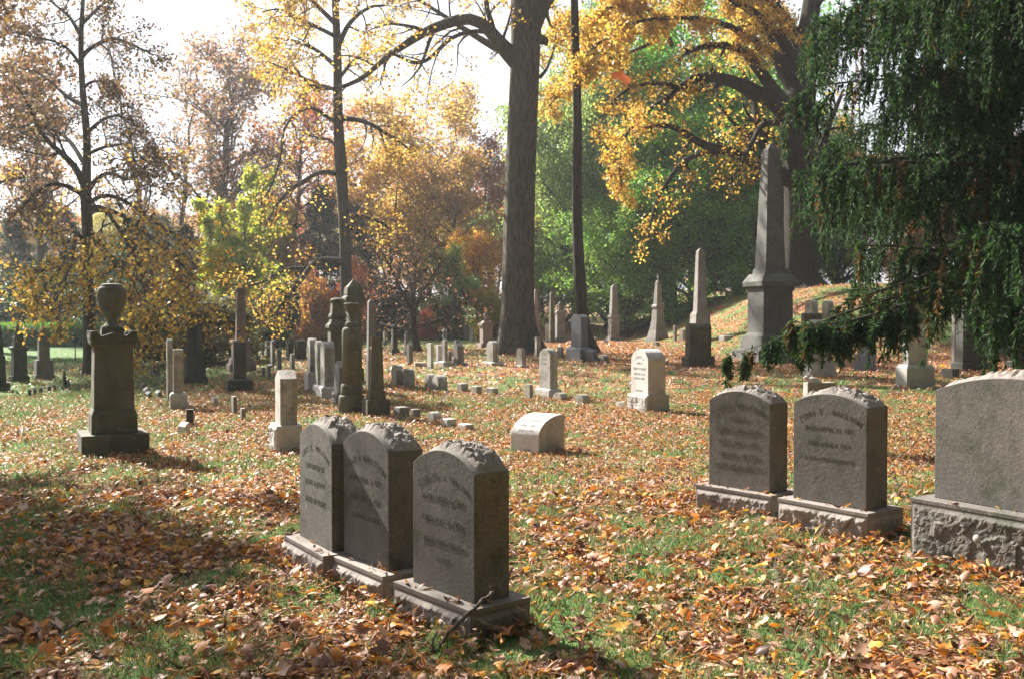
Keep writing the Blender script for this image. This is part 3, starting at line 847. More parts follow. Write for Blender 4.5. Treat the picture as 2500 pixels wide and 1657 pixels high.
# ---- big brown tree at the left
def tree_left():
    rng = np.random.default_rng(104)
    b = at(218, 914); Y = b[1] + 0.2
    root = empty('brown_oak', (b[0], Y, b[2]), 0, 'big dark-stemmed brown tree behind the urn monument, its low boughs gold', 'tree')
    b = np.array([b[0], Y, b[2]])
    wood, lv = Wood(), Leaves()
    pts = [(220, 930, 40), (219, 912, 34), (219, 880, 29), (218, 800, 28), (215, 700, 27), (214, 600, 27), (211, 500, 26), (208, 460, 28), (210, 430, 22), (214, 380, 18), (210, 300, 17), (202, 230, 15), (198, 150, 13), (197, 80, 12), (203, 0, 9), (206, -120, 5), (206, -200, 3)]
    V, F, P, R = big_trunk(pts, Y, b, seed=6, n=44, sides=18, lob=0.08, flare_lob=0.2)
    wood.V.append(V); wood.F.append(F); wood.b = len(V)
    limbs = [  # points, depth change, density, gold?
        ([(208, 460, 20), (195, 425, 18), (170, 390, 15), (140, 368, 13), (110, 340, 10), (85, 300, 8), (70, 250, 6), (40, 210, 4)], -2, 1.0, 0),
        ([(214, 470, 14), (228, 445, 11), (250, 425, 10), (275, 420, 10), (300, 440, 8), (325, 440, 6), (350, 420, 5), (370, 390, 3)], -1.5, 1.0, 0),
        ([(200, 255, 12), (175, 245, 11), (150, 225, 9), (125, 200, 7), (100, 185, 5), (60, 150, 3)], 1.5, 1.0, 0),
        ([(200, 140, 12), (215, 120, 10), (245, 105, 9), (275, 90, 8), (300, 100, 7), (335, 115, 5), (375, 135, 3)], -1.5, 1.0, 0),
        ([(205, 215, 9), (220, 200, 7), (250, 198, 6), (270, 220, 5), (290, 245, 3)], 1, 1.0, 0),
        ([(196, 160, 9), (170, 120, 7), (130, 100, 6), (80, 90, 4), (30, 80, 3)], -1.5, 1.0, 0),
        ([(198, 90, 10), (170, 40, 8), (130, 10, 6), (90, -40, 4)], 1.5, 1.0, 0),
        ([(200, 60, 9), (240, 20, 7), (270, -10, 6), (290, -60, 3)], 1.0, 1.1, 0),
        ([(216, 510, 13), (240, 500, 11), (262, 515, 10), (290, 560, 8), (320, 610, 6), (345, 650, 4)], -3, 1.2, 1),
        ([(216, 560, 13), (250, 600, 11), (280, 640, 10), (320, 670, 9), (360, 700, 7), (400, 730, 4), (430, 760, 3)], -4.5, 1.5, 1),
        ([(216, 520, 13), (260, 505, 11), (320, 540, 9), (380, 590, 7), (440, 640, 5), (480, 690, 3)], -4.0, 1.7, 1),
        ([(216, 580, 11), (250, 610, 9), (290, 640, 7), (330, 700, 5), (350, 760, 3)], -5, 1.4, 1),
        ([(213, 500, 12), (250, 470, 10), (310, 490, 8), (370, 540, 6), (430, 570, 4), (480, 620, 3)], -3, 1.4, 1),
        ([(210, 600, 10), (185, 560, 9), (180, 620, 8), (165, 670, 6), (145, 700, 4)], -3, 1.0, 1),
        ([(210, 640, 9), (180, 640, 7), (140, 660, 6), (110, 700, 5), (90, 740, 3)], -4, 1.1, 1),
        ([(208, 480, 12), (160, 450, 10), (110, 450, 8), (60, 500, 6), (20, 540, 3)], -2, 1.0, 0),
        ([(205, 400, 12), (170, 340, 9), (120, 310, 7), (60, 320, 5), (10, 350, 3)], 3, 1.0, 0),
        ([(208, 330, 10), (250, 290, 8), (290, 280, 6), (330, 300, 4), (350, 340, 3)], 2.5, 1.0, 0),
        ([(208, 380, 10), (250, 360, 8), (310, 350, 6), (350, 390, 4)], -3, 1.0, 0),
    ]
    lg = Leaves()
    for k, (pts, dY, dn, gold) in enumerate(limbs):
        Pl, Rl = limb3(pts, Y, dY, n=16)
        wood.add(Pl, Rl, 8)
        ll = plen(Pl)
        leafed(wood, lg if gold else lv, Pl, Rl, rng, ll, 9, 5, int((4.0 if gold else 4.6) * dn), 0.105 if gold else 0.10, r2=0.42, r3=0.5, lspread=0.11,
               up=-0.12 if gold else 0.02, grav=-0.08 if gold else 0, k1=4, rmin=0.009, u0=0.2)
    off = np.array(root.location)
    for v in lg.V: v -= off
    c2 = link('lower_crown', lg.mesh('lower_crown'), M['yellow_leaf'], root)
    c2['label'] = 'low boughs of gold leaves drooping to the right'
    finish_tree(root, wood, lv, 'bark_dark', 'brown_leaf')
tree_left()

# ---- the old oak on the bank at the right
def tree_oak():
    rng = np.random.default_rng(105)
    b = at(1950, 705); Y = b[1] + 0.7
    root = empty('old_oak', (b[0], Y, b[2]), 0, 'old broad oak with forked trunk and arching limbs on the bank behind the big obelisk', 'tree')
    b = np.array([b[0], Y, b[2]])
    wood, lv = Wood(), Leaves()
    pts = [(1950, 725, 200), (1950, 705, 130), (1950, 685, 98), (1950, 650, 80), (1950, 600, 68), (1950, 500, 66), (1950, 420, 70), (1948, 350, 76), (1948, 290, 76), (1955, 230, 76), (1960, 150, 60), (1975, 60, 46), (1990, -60, 36), (1990, -300, 20), (1980, -480, 8)]
    V, F, P, R = big_trunk(pts, Y, b, seed=9, n=50, sides=28, lob=0.08, flare_lob=0.3)
    wood.V.append(V); wood.F.append(F); wood.b = len(V)
    limbs = [
        ([(1945, 330, 42), (1900, 257, 36), (1846, 224, 38), (1780, 195, 30), (1718, 182, 22), (1668, 203, 16), (1635, 232, 12), (1618, 257, 10), (1600, 290, 4)], -3.0),
        ([(1950, 290, 36), (1900, 235, 30), (1855, 174, 30), (1822, 124, 26), (1797, 110, 20), (1739, 110, 16), (1676, 124, 12), (1660, 145, 6)], -4.0),
        ([(1930, 440, 40), (1880, 415, 34), (1846, 398, 30), (1813, 381, 24), (1772, 365, 22), (1730, 365, 22), (1697, 344, 18), (1656, 311, 15), (1614, 302, 11), (1585, 307, 8), (1540, 330, 4)], -2.5),
        ([(1745, 366, 16), (1730, 369, 15), (1668, 390, 13), (1635, 435, 11), (1602, 489, 9), (1590, 539, 7), (1580, 590, 3)], -3.2),
        ([(1895, 400, 26), (1863, 365, 22), (1850, 340, 20), (1822, 331, 12), (1784, 294, 9), (1755, 257, 6)], 1.0),
        ([(1880, 400, 24), (1858, 340, 20), (1845, 280, 16), (1835, 220, 12), (1800, 150, 6)], 2.5),
        ([(1970, 440, 30), (1995, 400, 26), (2010, 350, 20), (2025, 300, 14), (2060, 220, 8)], 1.5),
        ([(1955, 240, 44), (1900, 150, 34), (1870, 60, 26), (1840, -30, 18), (1800, -120, 10)], 1.5),
        ([(1960, 180, 36), (1900, 80, 26), (1800, 0, 20), (1700, -40, 14), (1600, -60, 7)], -5.0),
        ([(1965, 120, 34), (1880, 0, 26), (1760, -60, 18), (1640, -140, 8)], -1.0),
        ([(1960, 200, 30), (1880, 120, 20), (1780, 60, 15), (1680, 40, 11), (1560, 50, 8), (1470, 80, 4)], -6.5),
        ([(1640, 110, 12), (1615, 60, 16), (1600, 30, 12), (1560, 10, 9), (1480, 20, 5)], -6.0),
        ([(1780, 195, 16), (1700, 230, 12), (1620, 200, 10), (1540, 210, 8), (1480, 260, 5), (1460, 330, 3)], -7.0),
        ([(1640, 230, 10), (1580, 270, 9), (1530, 320, 7), (1510, 400, 5), (1520, 470, 3)], -6.0),
        ([(1600, 100, 10), (1540, 130, 8), (1460, 150, 6), (1380, 210, 4), (1340, 260, 3)], -7.5),
        ([(1620, 60, 10), (1500, 100, 8), (1420, 60, 6), (1360, 70, 3)], -3),
        ([(1980, 20, 30), (2060, -80, 22), (2160, -120, 12)], 0),
        ([(1930, 300, 20), (1860, 300, 14), (1800, 420, 8), (1780, 440, 4)], -7),
    ]
    lg = Leaves()
    for k, (pts, dY) in enumerate(limbs):
        Pl, Rl = limb3(pts, Y - 0.2, dY, n=18)
        wood.add(Pl, Rl, 9)
        ll = plen(Pl)
        if k in (4, 5, 6):
            leafed(wood, lv, Pl, Rl, rng, ll, 7, 4, 3, 0.16, r2=0.4, k1=3, rmin=0.01, lspread=0.25)
            continue
        low = k in (2, 3)
        leafed(wood, lv, Pl, Rl, rng, ll, 9 if low else 13, 5, 3 if low else (2 if k in (0, 1, 17) else 5 if k == 12 else 10 if k in (13, 14) else 23), 0.13, r2=min(0.42, (1.0 if k in (0, 1, 12, 13) else 1.5) / ll[0]), r3=0.5, lspread=0.15,
               up=-0.1 if low else 0.1, grav=-0.04, k1=4, rmin=0.011, u0=0.5 if k in (0, 1) else 0.2)
    finish_tree(root, wood, lv, 'bark_shaded', 'yellow_leaf')
tree_oak()

# ---- weeping spruce at the right
def tree_spruce():
    rng = np.random.default_rng(106)
    X, Y = 8.1, 13.6
    b = np.array([X, Y, float(G(X, Y))])
    root = empty('weeping_spruce', b, 0, 'dark green weeping spruce with curtains of hanging twigs filling the right side', 'tree')
    wood, lv = Wood(), Leaves()
    n = 16
    t = np.linspace(0, 1, n)
    P0 = np.zeros((1, n, 3)); P0[0, :, 0] = X; P0[0, :, 1] = Y; P0[0, :, 2] = b[2] - 0.2 + t * 15
    R0 = (0.30 * (1 - 0.9 * t))[None]
    wood.add(P0, R0, 14)
    # boughs: out, a little down, tips rising
    H = 15.0
    P1, R1, L1 = spawn(P0, R0, np.array([H]), 215, 0.135, 0.97, 0.25, 1.45, rng, n=9, rr=0.22, up=0.1, grav=-0.035, wig=0.05, prof=lambda u: 1.03 - 0.9 * np.clip(u - 0.55, 0, 1), jit=0.14, rmin=0.010)
    # the tree's outline: boughs grow shorter on its left flank
    tx = 1250 + FPX * P1[:, -1, 0] / P1[:, -1, 1]; ty = HORIZON - FPX * (P1[:, -1, 2] - EYE) / P1[:, -1, 1]
    lim = np.where(ty > 430, 2110, 1985)
    bx = 1250 + FPX * P1[:, 0, 0] / P1[:, 0, 1]
    f = np.clip((bx - lim) / np.maximum(bx - tx, 1), 0.4, 1)
    P1 = P1[:, :1] + (P1 - P1[:, :1]) * f[:, None, None]; L1 = L1 * f
    wood.add(P1, R1, 6)
    P2, R2, L2 = spawn(P1, R1, L1, 11, 0.22, 1.0, 0.27, 0.95, rng, n=5, rr=0.5, up=-0.1, grav=-0.05, wig=0.1, flat=0.35, rmin=0.005)
    wood.add(P2, R2, 4)
    Pa = P2
    hang = []
    for (PP, RR, LL, k, leng) in ((P1, R1, np.full(len(P1), 1.0), 20, 0.66), (P2, R2, np.full(len(P2), 1.0), 6, 0.58)):
        P3, R3, L3 = spawn(PP, RR, LL, k, 0.2, 1.0, leng, 0.9, rng, n=6, rr=0.4, up=-1.4, grav=-0.6, wig=0.10, jit=0.6, prof=lambda u: 0.75 + 0.4 * u, rmin=0.0035)
        wood.add(P3, R3, 3)
        hang.append(P3)
    # long thin low boughs reaching left over the stones, short twigs hanging from them
    for pts, dY, k, ln in (([(2330, 690, 22), (2200, 720, 17), (2100, 752, 13), (2020, 775, 10), (1960, 800, 8), (1900, 835, 5), (1840, 852, 3), (1790, 862, 2)], -1.0, 5, 0.30),
                       ([(2330, 700, 20), (2200, 745, 14), (2110, 778, 10), (2030, 795, 7), (1975, 798, 5), (1935, 786, 3)], -1.2, 8, 0.42)):
        Pb, Rb = limb3(pts, Y - 0.6, dY, n=9)
        wood.add(Pb, Rb * 0.5, 5)
        Pc, Rc, Lc = spawn(Pb, Rb * 0.5, np.array([1.0]), 16, 0.2, 1.0, 0.35, 0.9, rng, n=5, rr=0.5, up=-0.15, grav=-0.1, wig=0.1, flat=0.35, rmin=0.003)
        wood.add(Pc, Rc, 4)
        Pd, Rd, Ld = spawn(Pc, Rc, np.full(len(Pc), 1.0), k, 0.2, 1.0, ln, 0.9, rng, n=6, rr=0.4, up=-1.4, grav=-0.6, wig=0.1, jit=0.6, rmin=0.003)
        wood.add(Pd, Rd, 3)
        hang += [Pd]
        lv.add(leaf_quads(Pc, 40, 0.075, rng, 0.012, asp=0.22, droop=-0.3))
    Ph = np.concatenate(hang)
    def sprigs(P, m, size, wid, down):
        B, n, _ = P.shape
        u = rng.random((B, m)); f = np.clip(u * (n - 1), 0, n - 1.001); i = f.astype(int); fr = (f - i)[..., None]
        bb = np.arange(B)[:, None]
        c = P[bb, i] * (1 - fr) + P[bb, i + 1] * fr
        tn = norm(P[bb, i + 1] - P[bb, i])
        d = norm(tn * 0.9 + rng.normal(0, 0.55, c.shape) + np.array([0, 0, down]))
        w = norm(np.cross(d, rng.normal(0, 1, c.shape)))
        s = (size * (0.6 + 0.8 * rng.random((B, m))))[..., None]
        V = np.stack([c - w * wid * 0.3, c + d * s * 0.5 + w * wid * 0.5, c + d * s, c + d * s * 0.5 - w * wid * 0.5], 2).reshape(-1, 3)
        F = np.arange(B * m * 4).reshape(-1, 4)
        base = rng.random(B) < 0.06
        rn = np.where(base[:, None], 0.93 + 0.07 * rng.random((B, m)), 0.92 * rng.random((B, m)))
        return V, F, np.repeat(rn.reshape(-1), 4), np.repeat(np.repeat(rng.random(B), m), 4)
    lv.add(sprigs(Ph, 80, 0.085, 0.021, -0.15))
    lv.add(sprigs(P2, 120, 0.09, 0.021, 0.05))
    finish_tree(root, wood, lv, 'bark_dark', 'needle')
tree_spruce()

# ---- small bare-limbed maple in the middle distance
def tree_maple():
    rng = np.random.default_rng(107)
    b = at(1018, 858); Y = b[1]
    root = empty('small_maple', b, 0, 'small spreading maple with dark open limbs and few red leaves left of the massive trunk', 'tree')
    wood, lv = Wood(), Leaves()
    pts = [(1022, 868, 24), (1018, 850, 18), (1012, 820, 15), (1008, 780, 15), (1007, 755, 15)]
    V, F, P, R = big_trunk(pts, Y, b, seed=2, n=14, sides=12)
    wood.V.append(V); wood.F.append(F); wood.b = len(V)
    limbs = [([(1007, 760, 12), (990, 725, 10), (972, 700, 9), (960, 665, 7), (945, 640, 4), (930, 610, 3)], -2),
             ([(1007, 755, 11), (1004, 700, 8), (998, 660, 7), (985, 630, 5), (965, 600, 3)], 1.5),
             ([(1008, 765, 10), (1012, 730, 8), (1010, 690, 6), (1015, 650, 4), (1022, 600, 3)], 2),
             ([(1009, 770, 11), (1020, 735, 9), (1040, 700, 7), (1060, 665, 5), (1080, 640, 3)], -1),
             ([(1010, 800, 9), (1050, 788, 7), (1090, 775, 5), (1120, 770, 3), (1150, 760, 2)], -2),
             ([(985, 715, 7), (965, 702, 5), (930, 692, 4), (915, 680, 2)], -2.5),
             ([(1008, 800, 8), (970, 800, 6), (930, 790, 4), (900, 790, 2)], 2)]
    for pts, dY in limbs:
        Pl, Rl = limb3(pts, Y, dY, n=12)
        wood.add(Pl, Rl, 7)
        leafed(wood, lv, Pl, Rl, rng, plen(Pl), 8, 5, 1, 0.085, r2=0.5, k1=4, rmin=0.013, up=0.1, lspread=0.15)
    finish_tree(root, wood, lv, 'bark_dark', 'tree_leaf', (0.28, 0.15, 0.09))
tree_maple()

# ---- tree just outside the left edge: shades the near left corner, its boughs enter the frame
def tree_edge():
    rng = np.random.default_rng(108)
    X, Y = -10.0, 12.4
    b = np.array([X, Y, float(G(X, Y))])
    root = empty('edge_maple', b, 0, 'tree at the left edge whose thin brown-leaved boughs reach into the upper left corner', 'tree')
    wood, lv = Wood(), Leaves()
    P0, R0 = trunk_line(9.5, 0.2, rng, n=14)
    P0 = P0 + b
    wood.add(P0, R0, 10)
    P1, R1, L1 = spawn(P0, R0, np.array([9.5]), 22, 0.3, 0.98, 0.30, 1.0, rng, n=7, rr=0.5, up=0.15, wig=0.2, rmin=0.008)
    wood.add(P1, R1, 6)
    leafed(wood, lv, P1, R1, rng, L1, 6, 5, 9, 0.12, r2=0.5, r3=0.5, k1=3, lspread=0.15, rmin=0.005)
    finish_tree(root, wood, lv, 'bark_dark', 'brown_leaf')
tree_edge()

# ---- far trees: shared shapes, own colours
template('broad', seed=1, n1=30, k2=7, k3=6, leafn=13, leaf=0.24, spread=0.36, cb=0.16)
template('tall', seed=2, n1=26, k2=8, k3=6, leafn=6, leaf=0.17, spread=0.26, cb=0.3, ang=0.75, up=0.35, lspread=0.2)
template('bare', seed=3, n1=22, k2=9, k3=7, leafn=1, leaf=0.13, spread=0.22, cb=0.3, ang=0.5, up=0.5, lspread=0.1, stems=2, prof=lambda u: 1.1 - 0.55 * u)
template('dense', seed=4, n1=38, k2=8, k3=6, leafn=22, leaf=0.18, spread=0.42, cb=0.03, lspread=0.26, grav2=-0.08, prof=lambda u: np.clip(1.12 - 0.5 * u, 0, 1))
template('cone', seed=5, n1=46, k2=7, k3=5, leafn=11, leaf=0.20, spread=0.34, cb=0.06, prof=lambda u: 1.08 - 0.95 * u, ang=0.85, up=0.3, lspread=0.2)
template('fir', seed=6, n1=70, k2=7, k3=4, leafn=9, leaf=0.24, spread=0.26, cb=0.04, prof=lambda u: 1.08 - 0.98 * u, ang=1.45, up=-0.05, lspread=0.14, asp=0.25, droop=-0.5, wig=0.08)
template('bush', seed=7, H=12, n1=40, k2=8, k3=5, leafn=13, leaf=0.55, spread=0.62, cb=0.03, ct=0.75, r0=0.3, prof=lambda u: 1.0 - 0.45 * u, ang=0.9, up=0.1, lspread=0.5, stems=3)
template('plume', seed=12, n1=60, k2=6, k3=6, leafn=10, leaf=0.22, spread=0.24, cb=0.06, ang=0.45, up=0.5, lspread=0.16, stems=5, r0=0.2, prof=lambda u: 1.1 - 0.8 * u)
template('feather', seed=8, n1=30, k2=9, k3=6, leafn=10, leaf=0.17, spread=0.30, cb=0.28, ang=0.65, up=0.4, lspread=0.22, stems=2)

BROWN, RUST, GOLD, OLIVE, MAUVE = (0.30, 0.17, 0.08), (0.38, 0.16, 0.06), (0.50, 0.31, 0.08), (0.26, 0.24, 0.07), (0.24, 0.15, 0.12)
GREEN, LIME, DARK, ORANGE, RED = (0.07, 0.14, 0.035), (0.34, 0.42, 0.05), (0.022, 0.05, 0.028), (0.55, 0.24, 0.05), (0.45, 0.10, 0.05)
far = [
    ('tall', 'brown_tree', 'thin brown-leaved tree behind the two finial monuments', 105, 62, 15.5, BROWN, 0.9),
    ('tall', 'brown_tree', 'tall brown tree rising out of the top left corner', -40, 47, 22, MAUVE, 1.0),
    ('bare', 'bare_tree', 'tall pale tree, nearly leafless, with upright forking stems against the sky', 395, 66, 18.5, MAUVE, 1.1),
    ('tall', 'mauve_tree', 'tall rounded mauve-brown crown standing alone against the sky', 535, 62, 17.3, (0.27, 0.17, 0.12), 1.15),
    ('plume', 'young_tree', 'bright lime and yellow plumed tree behind the twin pillars', 575, 50, 9.2, (0.33, 0.38, 0.06), 1.0),
    ('plume', 'young_tree', 'smaller golden-green plumed tree right of the lime one', 670, 56, 8.0, (0.40, 0.31, 0.07), 0.8),
    ('tall', 'brown_tree', 'loose russet crown left of the leaning golden tree', 705, 64, 14.0, RUST, 1.1),
    ('broad', 'orange_tree', 'orange-brown crown low behind the tall pink column', 640, 58, 7.5, (0.42, 0.22, 0.08), 1.0),
    ('feather', 'golden_birch', 'tall feathery golden tree against the sky left of the massive trunk', 1040, 72, 15.6, (0.46, 0.31, 0.11), 1.25),
    ('feather', 'golden_birch', 'shorter feathery golden tree just right of the leaning golden tree', 930, 66, 11.0, (0.50, 0.33, 0.08), 1.3),
    ('broad', 'russet_tree', 'rounded russet crown touching the left side of the massive trunk', 1195, 74, 11.5, (0.30, 0.165, 0.11), 1.0),
    ('broad', 'orange_tree', 'amber crown between the feathery tree and the russet one', 1105, 64, 9.6, (0.38, 0.24, 0.09), 1.0),
    ('fir', 'dark_fir', 'dark fir showing to the left of the leaning golden trunk', 765, 60, 9.5, DARK, 1.1),
    ('fir', 'dark_fir', 'dark fir showing to the right of the leaning golden trunk', 890, 62, 8.2, (0.05, 0.075, 0.05), 1.3),
    ('fir', 'dark_fir', 'dark fir half hidden behind the drooping gold boughs', 470, 60, 7.0, DARK, 1.3),
    ('bush', 'burning_bush', 'orange-red shrub behind the pyramid-topped pedestal', 866, 50, 3.7, (0.42, 0.15, 0.07), 0.5),
    ('bush', 'burning_bush', 'orange shrub left of the urn pedestals', 775, 50, 3.2, (0.40, 0.20, 0.08), 0.6),
    ('bush', 'burning_bush', 'scarlet shrub at the foot of the small maple', 1042, 52, 1.5, (0.33, 0.09, 0.06), 0.6),
    ('broad', 'green_tree', 'small round green tree behind the small maple', 1095, 55, 4.6, (0.14, 0.22, 0.05), 1.0),
    ('broad', 'yellow_tree', 'low amber-yellow tree close to the left of the massive trunk', 1165, 58, 5.4, (0.60, 0.34, 0.06), 1.0),
    ('bush', 'yellow_bush', 'yellow-green bush behind the tomb with the draped urn', 1205, 56, 2.4, (0.42, 0.36, 0.06), 1.0),
    ('bush', 'green_bush', 'dull green bush below the round green tree', 1085, 54, 2.2, (0.13, 0.16, 0.06), 1.2),
    ('dense', 'beech', 'pale green tree sweeping to the ground between the two straight trunks', 1405, 62, 15.5, (0.22, 0.31, 0.11), 0.8),
    ('dense', 'beech', 'pale green tree right of the slender trunk', 1490, 64, 16.5, (0.17, 0.28, 0.07), 0.9),
    ('dense', 'beech', 'deep green tree behind the cross-topped obelisk', 1640, 64, 17.0, (0.17, 0.36, 0.06), 0.95),
    ('dense', 'beech', 'deep green tree behind the big obelisk', 1800, 68, 18.0, (0.14, 0.30, 0.05), 1.0),
    ('dense', 'beech', 'green tree showing between the old oak and the spruce', 2045, 60, 9.5, (0.12, 0.2, 0.06), 0.8),
    ('broad', 'yellow_tree', 'yellow tree seen just right of the massive trunk', 1325, 66, 6.0, (0.52, 0.36, 0.06), 0.9),
    ('fir', 'dark_fir', 'dark fir at the far left behind the lawn', 70, 68, 7.5, DARK, 1.5),
    ('fir', 'dark_fir', 'dark fir just left of the brown tree stem', 165, 72, 8.5, DARK, 1.5),
    ('fir', 'dark_fir', 'dark fir just right of the brown tree stem', 290, 66, 7.5, DARK, 1.6),
    ('fir', 'dark_fir', 'dark fir behind the thin white-edged post', 395, 70, 8.0, DARK, 1.5),
    ('dense', 'beech', 'low wide green tree spreading behind the tall slim obelisk', 1690, 56, 9.5, (0.16, 0.33, 0.055), 1.2),
    ('dense', 'beech', 'low wide green tree behind the collared obelisk', 1530, 56, 8.0, (0.19, 0.34, 0.07), 1.1),
    ('dense', 'beech', 'low dark green tree touching the left edge of the old oak', 1850, 58, 10.5, (0.12, 0.25, 0.04), 1.0),
    ('broad', 'brown_tree', 'pale brown tree beyond the bank right of the old oak', 2035, 66, 7.0, (0.30, 0.2, 0.15), 1.2),
    ('broad', 'brown_tree', 'brown tree half seen through the spruce', 2300, 58, 7.5, (0.30, 0.19, 0.10), 1.2),
    ('bush', 'green_bush', 'low dark green shrubs behind the far left lawn', 40, 66, 3.2, (0.05, 0.09, 0.03), 1.8),
    ('bush', 'green_bush', 'dark green shrub behind the thin sign post', 170, 68, 3.0, (0.05, 0.10, 0.035), 1.8),
    ('bush', 'green_bush', 'dark green shrub right of the brown-leaved tree', 300, 62, 2.9, (0.04, 0.075, 0.03), 1.8),
    ('bush', 'green_bush', 'green shrub behind the tall pink column', 590, 52, 2.9, (0.09, 0.17, 0.04), 1.5),
    ('bush', 'green_bush', 'dark shrub behind the pair of dark stones', 715, 56, 2.6, (0.04, 0.07, 0.03), 1.5),
    ('bush', 'green_bush', 'dark shrub right of the obelisk-topped post', 925, 57, 3.0, (0.05, 0.08, 0.035), 1.6),
]
for i, (k, nm, lb, px, Y, H, c, sx) in enumerate(far):
    plant(k, nm, lb, 'bush' if 'bush' in nm or 'shrub' in lb else 'tree', px, Y, H, c, rz=i * 1.7, sx=sx)
# wood edge beyond: each tree its own
rng_ = np.random.default_rng(9)
tone = {'brown': BROWN, 'russet': RUST, 'golden': (0.42, 0.27, 0.09), 'olive': OLIVE, 'mauve': MAUVE}
tn = list(tone)
edge = []
for i, px in enumerate(range(-260, 1320, 105)):
    edge.append((px, 84 + (i * 37 % 23), 7.5 + (i * 53 % 50) / 12, tn[(i * 7 + 3) % 5]))
for i, px in enumerate(range(1370, 2900, 170)):
    edge.append((px, 78 + (i * 31 % 17), 8.5 + (i * 53 % 50) / 20, tn[(i * 3 + 1) % 5]))
for i, px in enumerate(range(-200, 1300, 150)):
    edge.append((px, 112 + (i * 29 % 19), 10 + (i * 41 % 40) / 8, tn[(i * 2 + 1) % 5]))
for i, (px, Y, H, t) in enumerate(edge):
    c = np.array(tone[t]) * rng_.uniform(0.85, 1.2)
    plant(('broad', 'tall', 'feather')[i % 3], 'distant_tree', '%s tree of the distant wood edge, standing among look-alikes' % t, 'tree', px, Y, H, tuple(c), 'trees of the distant wood edge', rz=i * 2.3, sx=1.15)
# mounded shrub behind the twin pillars
b = at(455, 905)
plant('bush', 'rhododendron', 'wide mounded dull green shrub behind the twin pillars', 'bush', 470, b[1] + 3.6, 1.95, (0.13, 0.13, 0.06), rz=0.4, sx=2.0)

# ---- clipped hedge at the far left and small round bush
def hedge():
    rng = np.random.default_rng(55)
    Y = 56.0
    x0, x1 = (-60 - 1250) / FPX * Y, (330 - 1250) / FPX * Y
    z = float(G((x0 + x1) / 2, Y))
    root = empty('clipped_hedge', ((x0 + x1) / 2, Y, z), 0, 'long clipped bright green hedge along the far left lawn', 'hedge')
    n = 26000
    p = np.stack([rng.uniform(x0, x1, n) - (x0 + x1) / 2, rng.uniform(-1.1, 1.1, n), rng.random(n) ** 0.6 * 1.15], -1)
    p[:, 2] *= 1 - 0.12 * (p[:, 1] / 1.1) ** 2
    P = np.stack([p, p + rng.normal(0, 0.05, p.shape)], 1)
    V, F, r, c = leaf_quads(P, 1, 0.16, rng, 0.03, droop=0.3)
    me = np_mesh('foliage', V, F, False, {'rnd': r, 'clump': c})
    o = link('foliage', me, M['tree_leaf'], root); o.color = (0.09, 0.19, 0.03, 1)
hedge()
plant('bush', 'round_bush', 'small round dark bush on the far left lawn', 'bush', 75, 50, 1.15, (0.06, 0.10, 0.03), sx=0.9)

# ---- trees behind the viewpoint: they close off the sky on the shaded side of the stones
for i, (x, Y, H) in enumerate(((-14, -9, 14), (-5, -12, 15), (3, -10, 13), (10, -7, 14), (15, 1, 13), (14, -16, 17), (-20, -18, 16), (22, 9, 15), (2, -20, 18))):
    root = plant('dense', 'dense_tree', 'dense green tree behind the viewpoint, outside the photo', 'tree', 1250, 1, H, GREEN, 'trees behind the viewpoint', rz=i * 2.1, sx=1.1)
    root.location = (x, Y, float(G(x, Y)) - 0.05)
# ------------------------------------------------------------------ gravestones
AZ0 = 58.0
def place(xl, xc, xr, yb, az=None, square=False, over=0.0):
    """near corner of the footprint stands at (xc, yb); returns centre, rotation, width, depth, metres per pixel"""
    C = at(xc, yb)
    K = C[1] / FPX
    phi = math.atan((xc - 1250) / FPX)
    Kc = K * math.cos(phi)
    fw, sd = max(xc - xl, 2), max(xr - xc, 2)
    if az is None and square:
        a = math.atan2(sd, fw); A = a + phi
        W = D = fw * Kc / math.cos(a)
    else:
        A = rad(AZ0 if az is None else az); a = A - phi
        W = fw * Kc / max(math.cos(a), 0.2); D = sd * Kc / max(math.sin(a), 0.2)
    n = np.array([-math.sin(A), -math.cos(A)]); t = np.array([math.cos(A), -math.sin(A)])
    c = C[:2] - t * (W / 2 + over) - n * (D / 2 + over)
    return np.array([c[0], c[1], C[2]]), -A, W, D, K

def profile(W, h, top, rise):
    """front outline in x, z; (outline, height at a given x)"""
    if top == 'flat': return [(-W / 2, 0), (W / 2, 0), (W / 2, h), (-W / 2, h)]
    if top == 'gable': return [(-W / 2, 0), (W / 2, 0), (W / 2, h - rise), (0, h), (-W / 2, h - rise)]
    if top == 'hipped': return [(-W / 2, 0), (W / 2, 0), (W / 2, h - rise), (W * 0.22, h), (-W * 0.22, h), (-W / 2, h - rise)]
    pts = [(-W / 2, 0), (W / 2, 0)]
    r = (W * W / 4 + rise * rise) / (2 * rise)
    a0 = math.asin(min(1, W / 2 / r))
    if rise > W / 2: r = W / 2; a0 = math.pi / 2
    for i in range(15):
        a = a0 - 2 * a0 * i / 14
        pts.append((r * math.sin(a), h - r + r * math.cos(a)))
    return pts

def facets(seed, w, h, cell):
    """broken-stone relief: every chip is its own tilted plane"""
    r = np.random.default_rng(int(seed) + 1000)
    n = max(6, int(w * h / (cell * cell)))
    S_ = np.stack([r.random(n) * w, r.random(n) * h], -1)
    hh = r.random(n); g = r.normal(0, 1, (n, 2))
    def f(x, y):
        x = x + 0.25 * cell * (float(vnoise(x / cell * 2.5, y / cell * 2.5, seed)) - 0.5); y = y + 0.25 * cell * (float(vnoise(x / cell * 2.5 + 9, y / cell * 2.5, seed)) - 0.5)
        d2 = (S_[:, 0] - x) ** 2 + (S_[:, 1] - y) ** 2
        i = int(np.argmin(d2))
        return float(np.clip(0.5 * hh[i] + 0.35 + 0.45 * (g[i, 0] * (x - S_[i, 0]) + g[i, 1] * (y - S_[i, 1])) / cell, 0, 1.2))
    return f

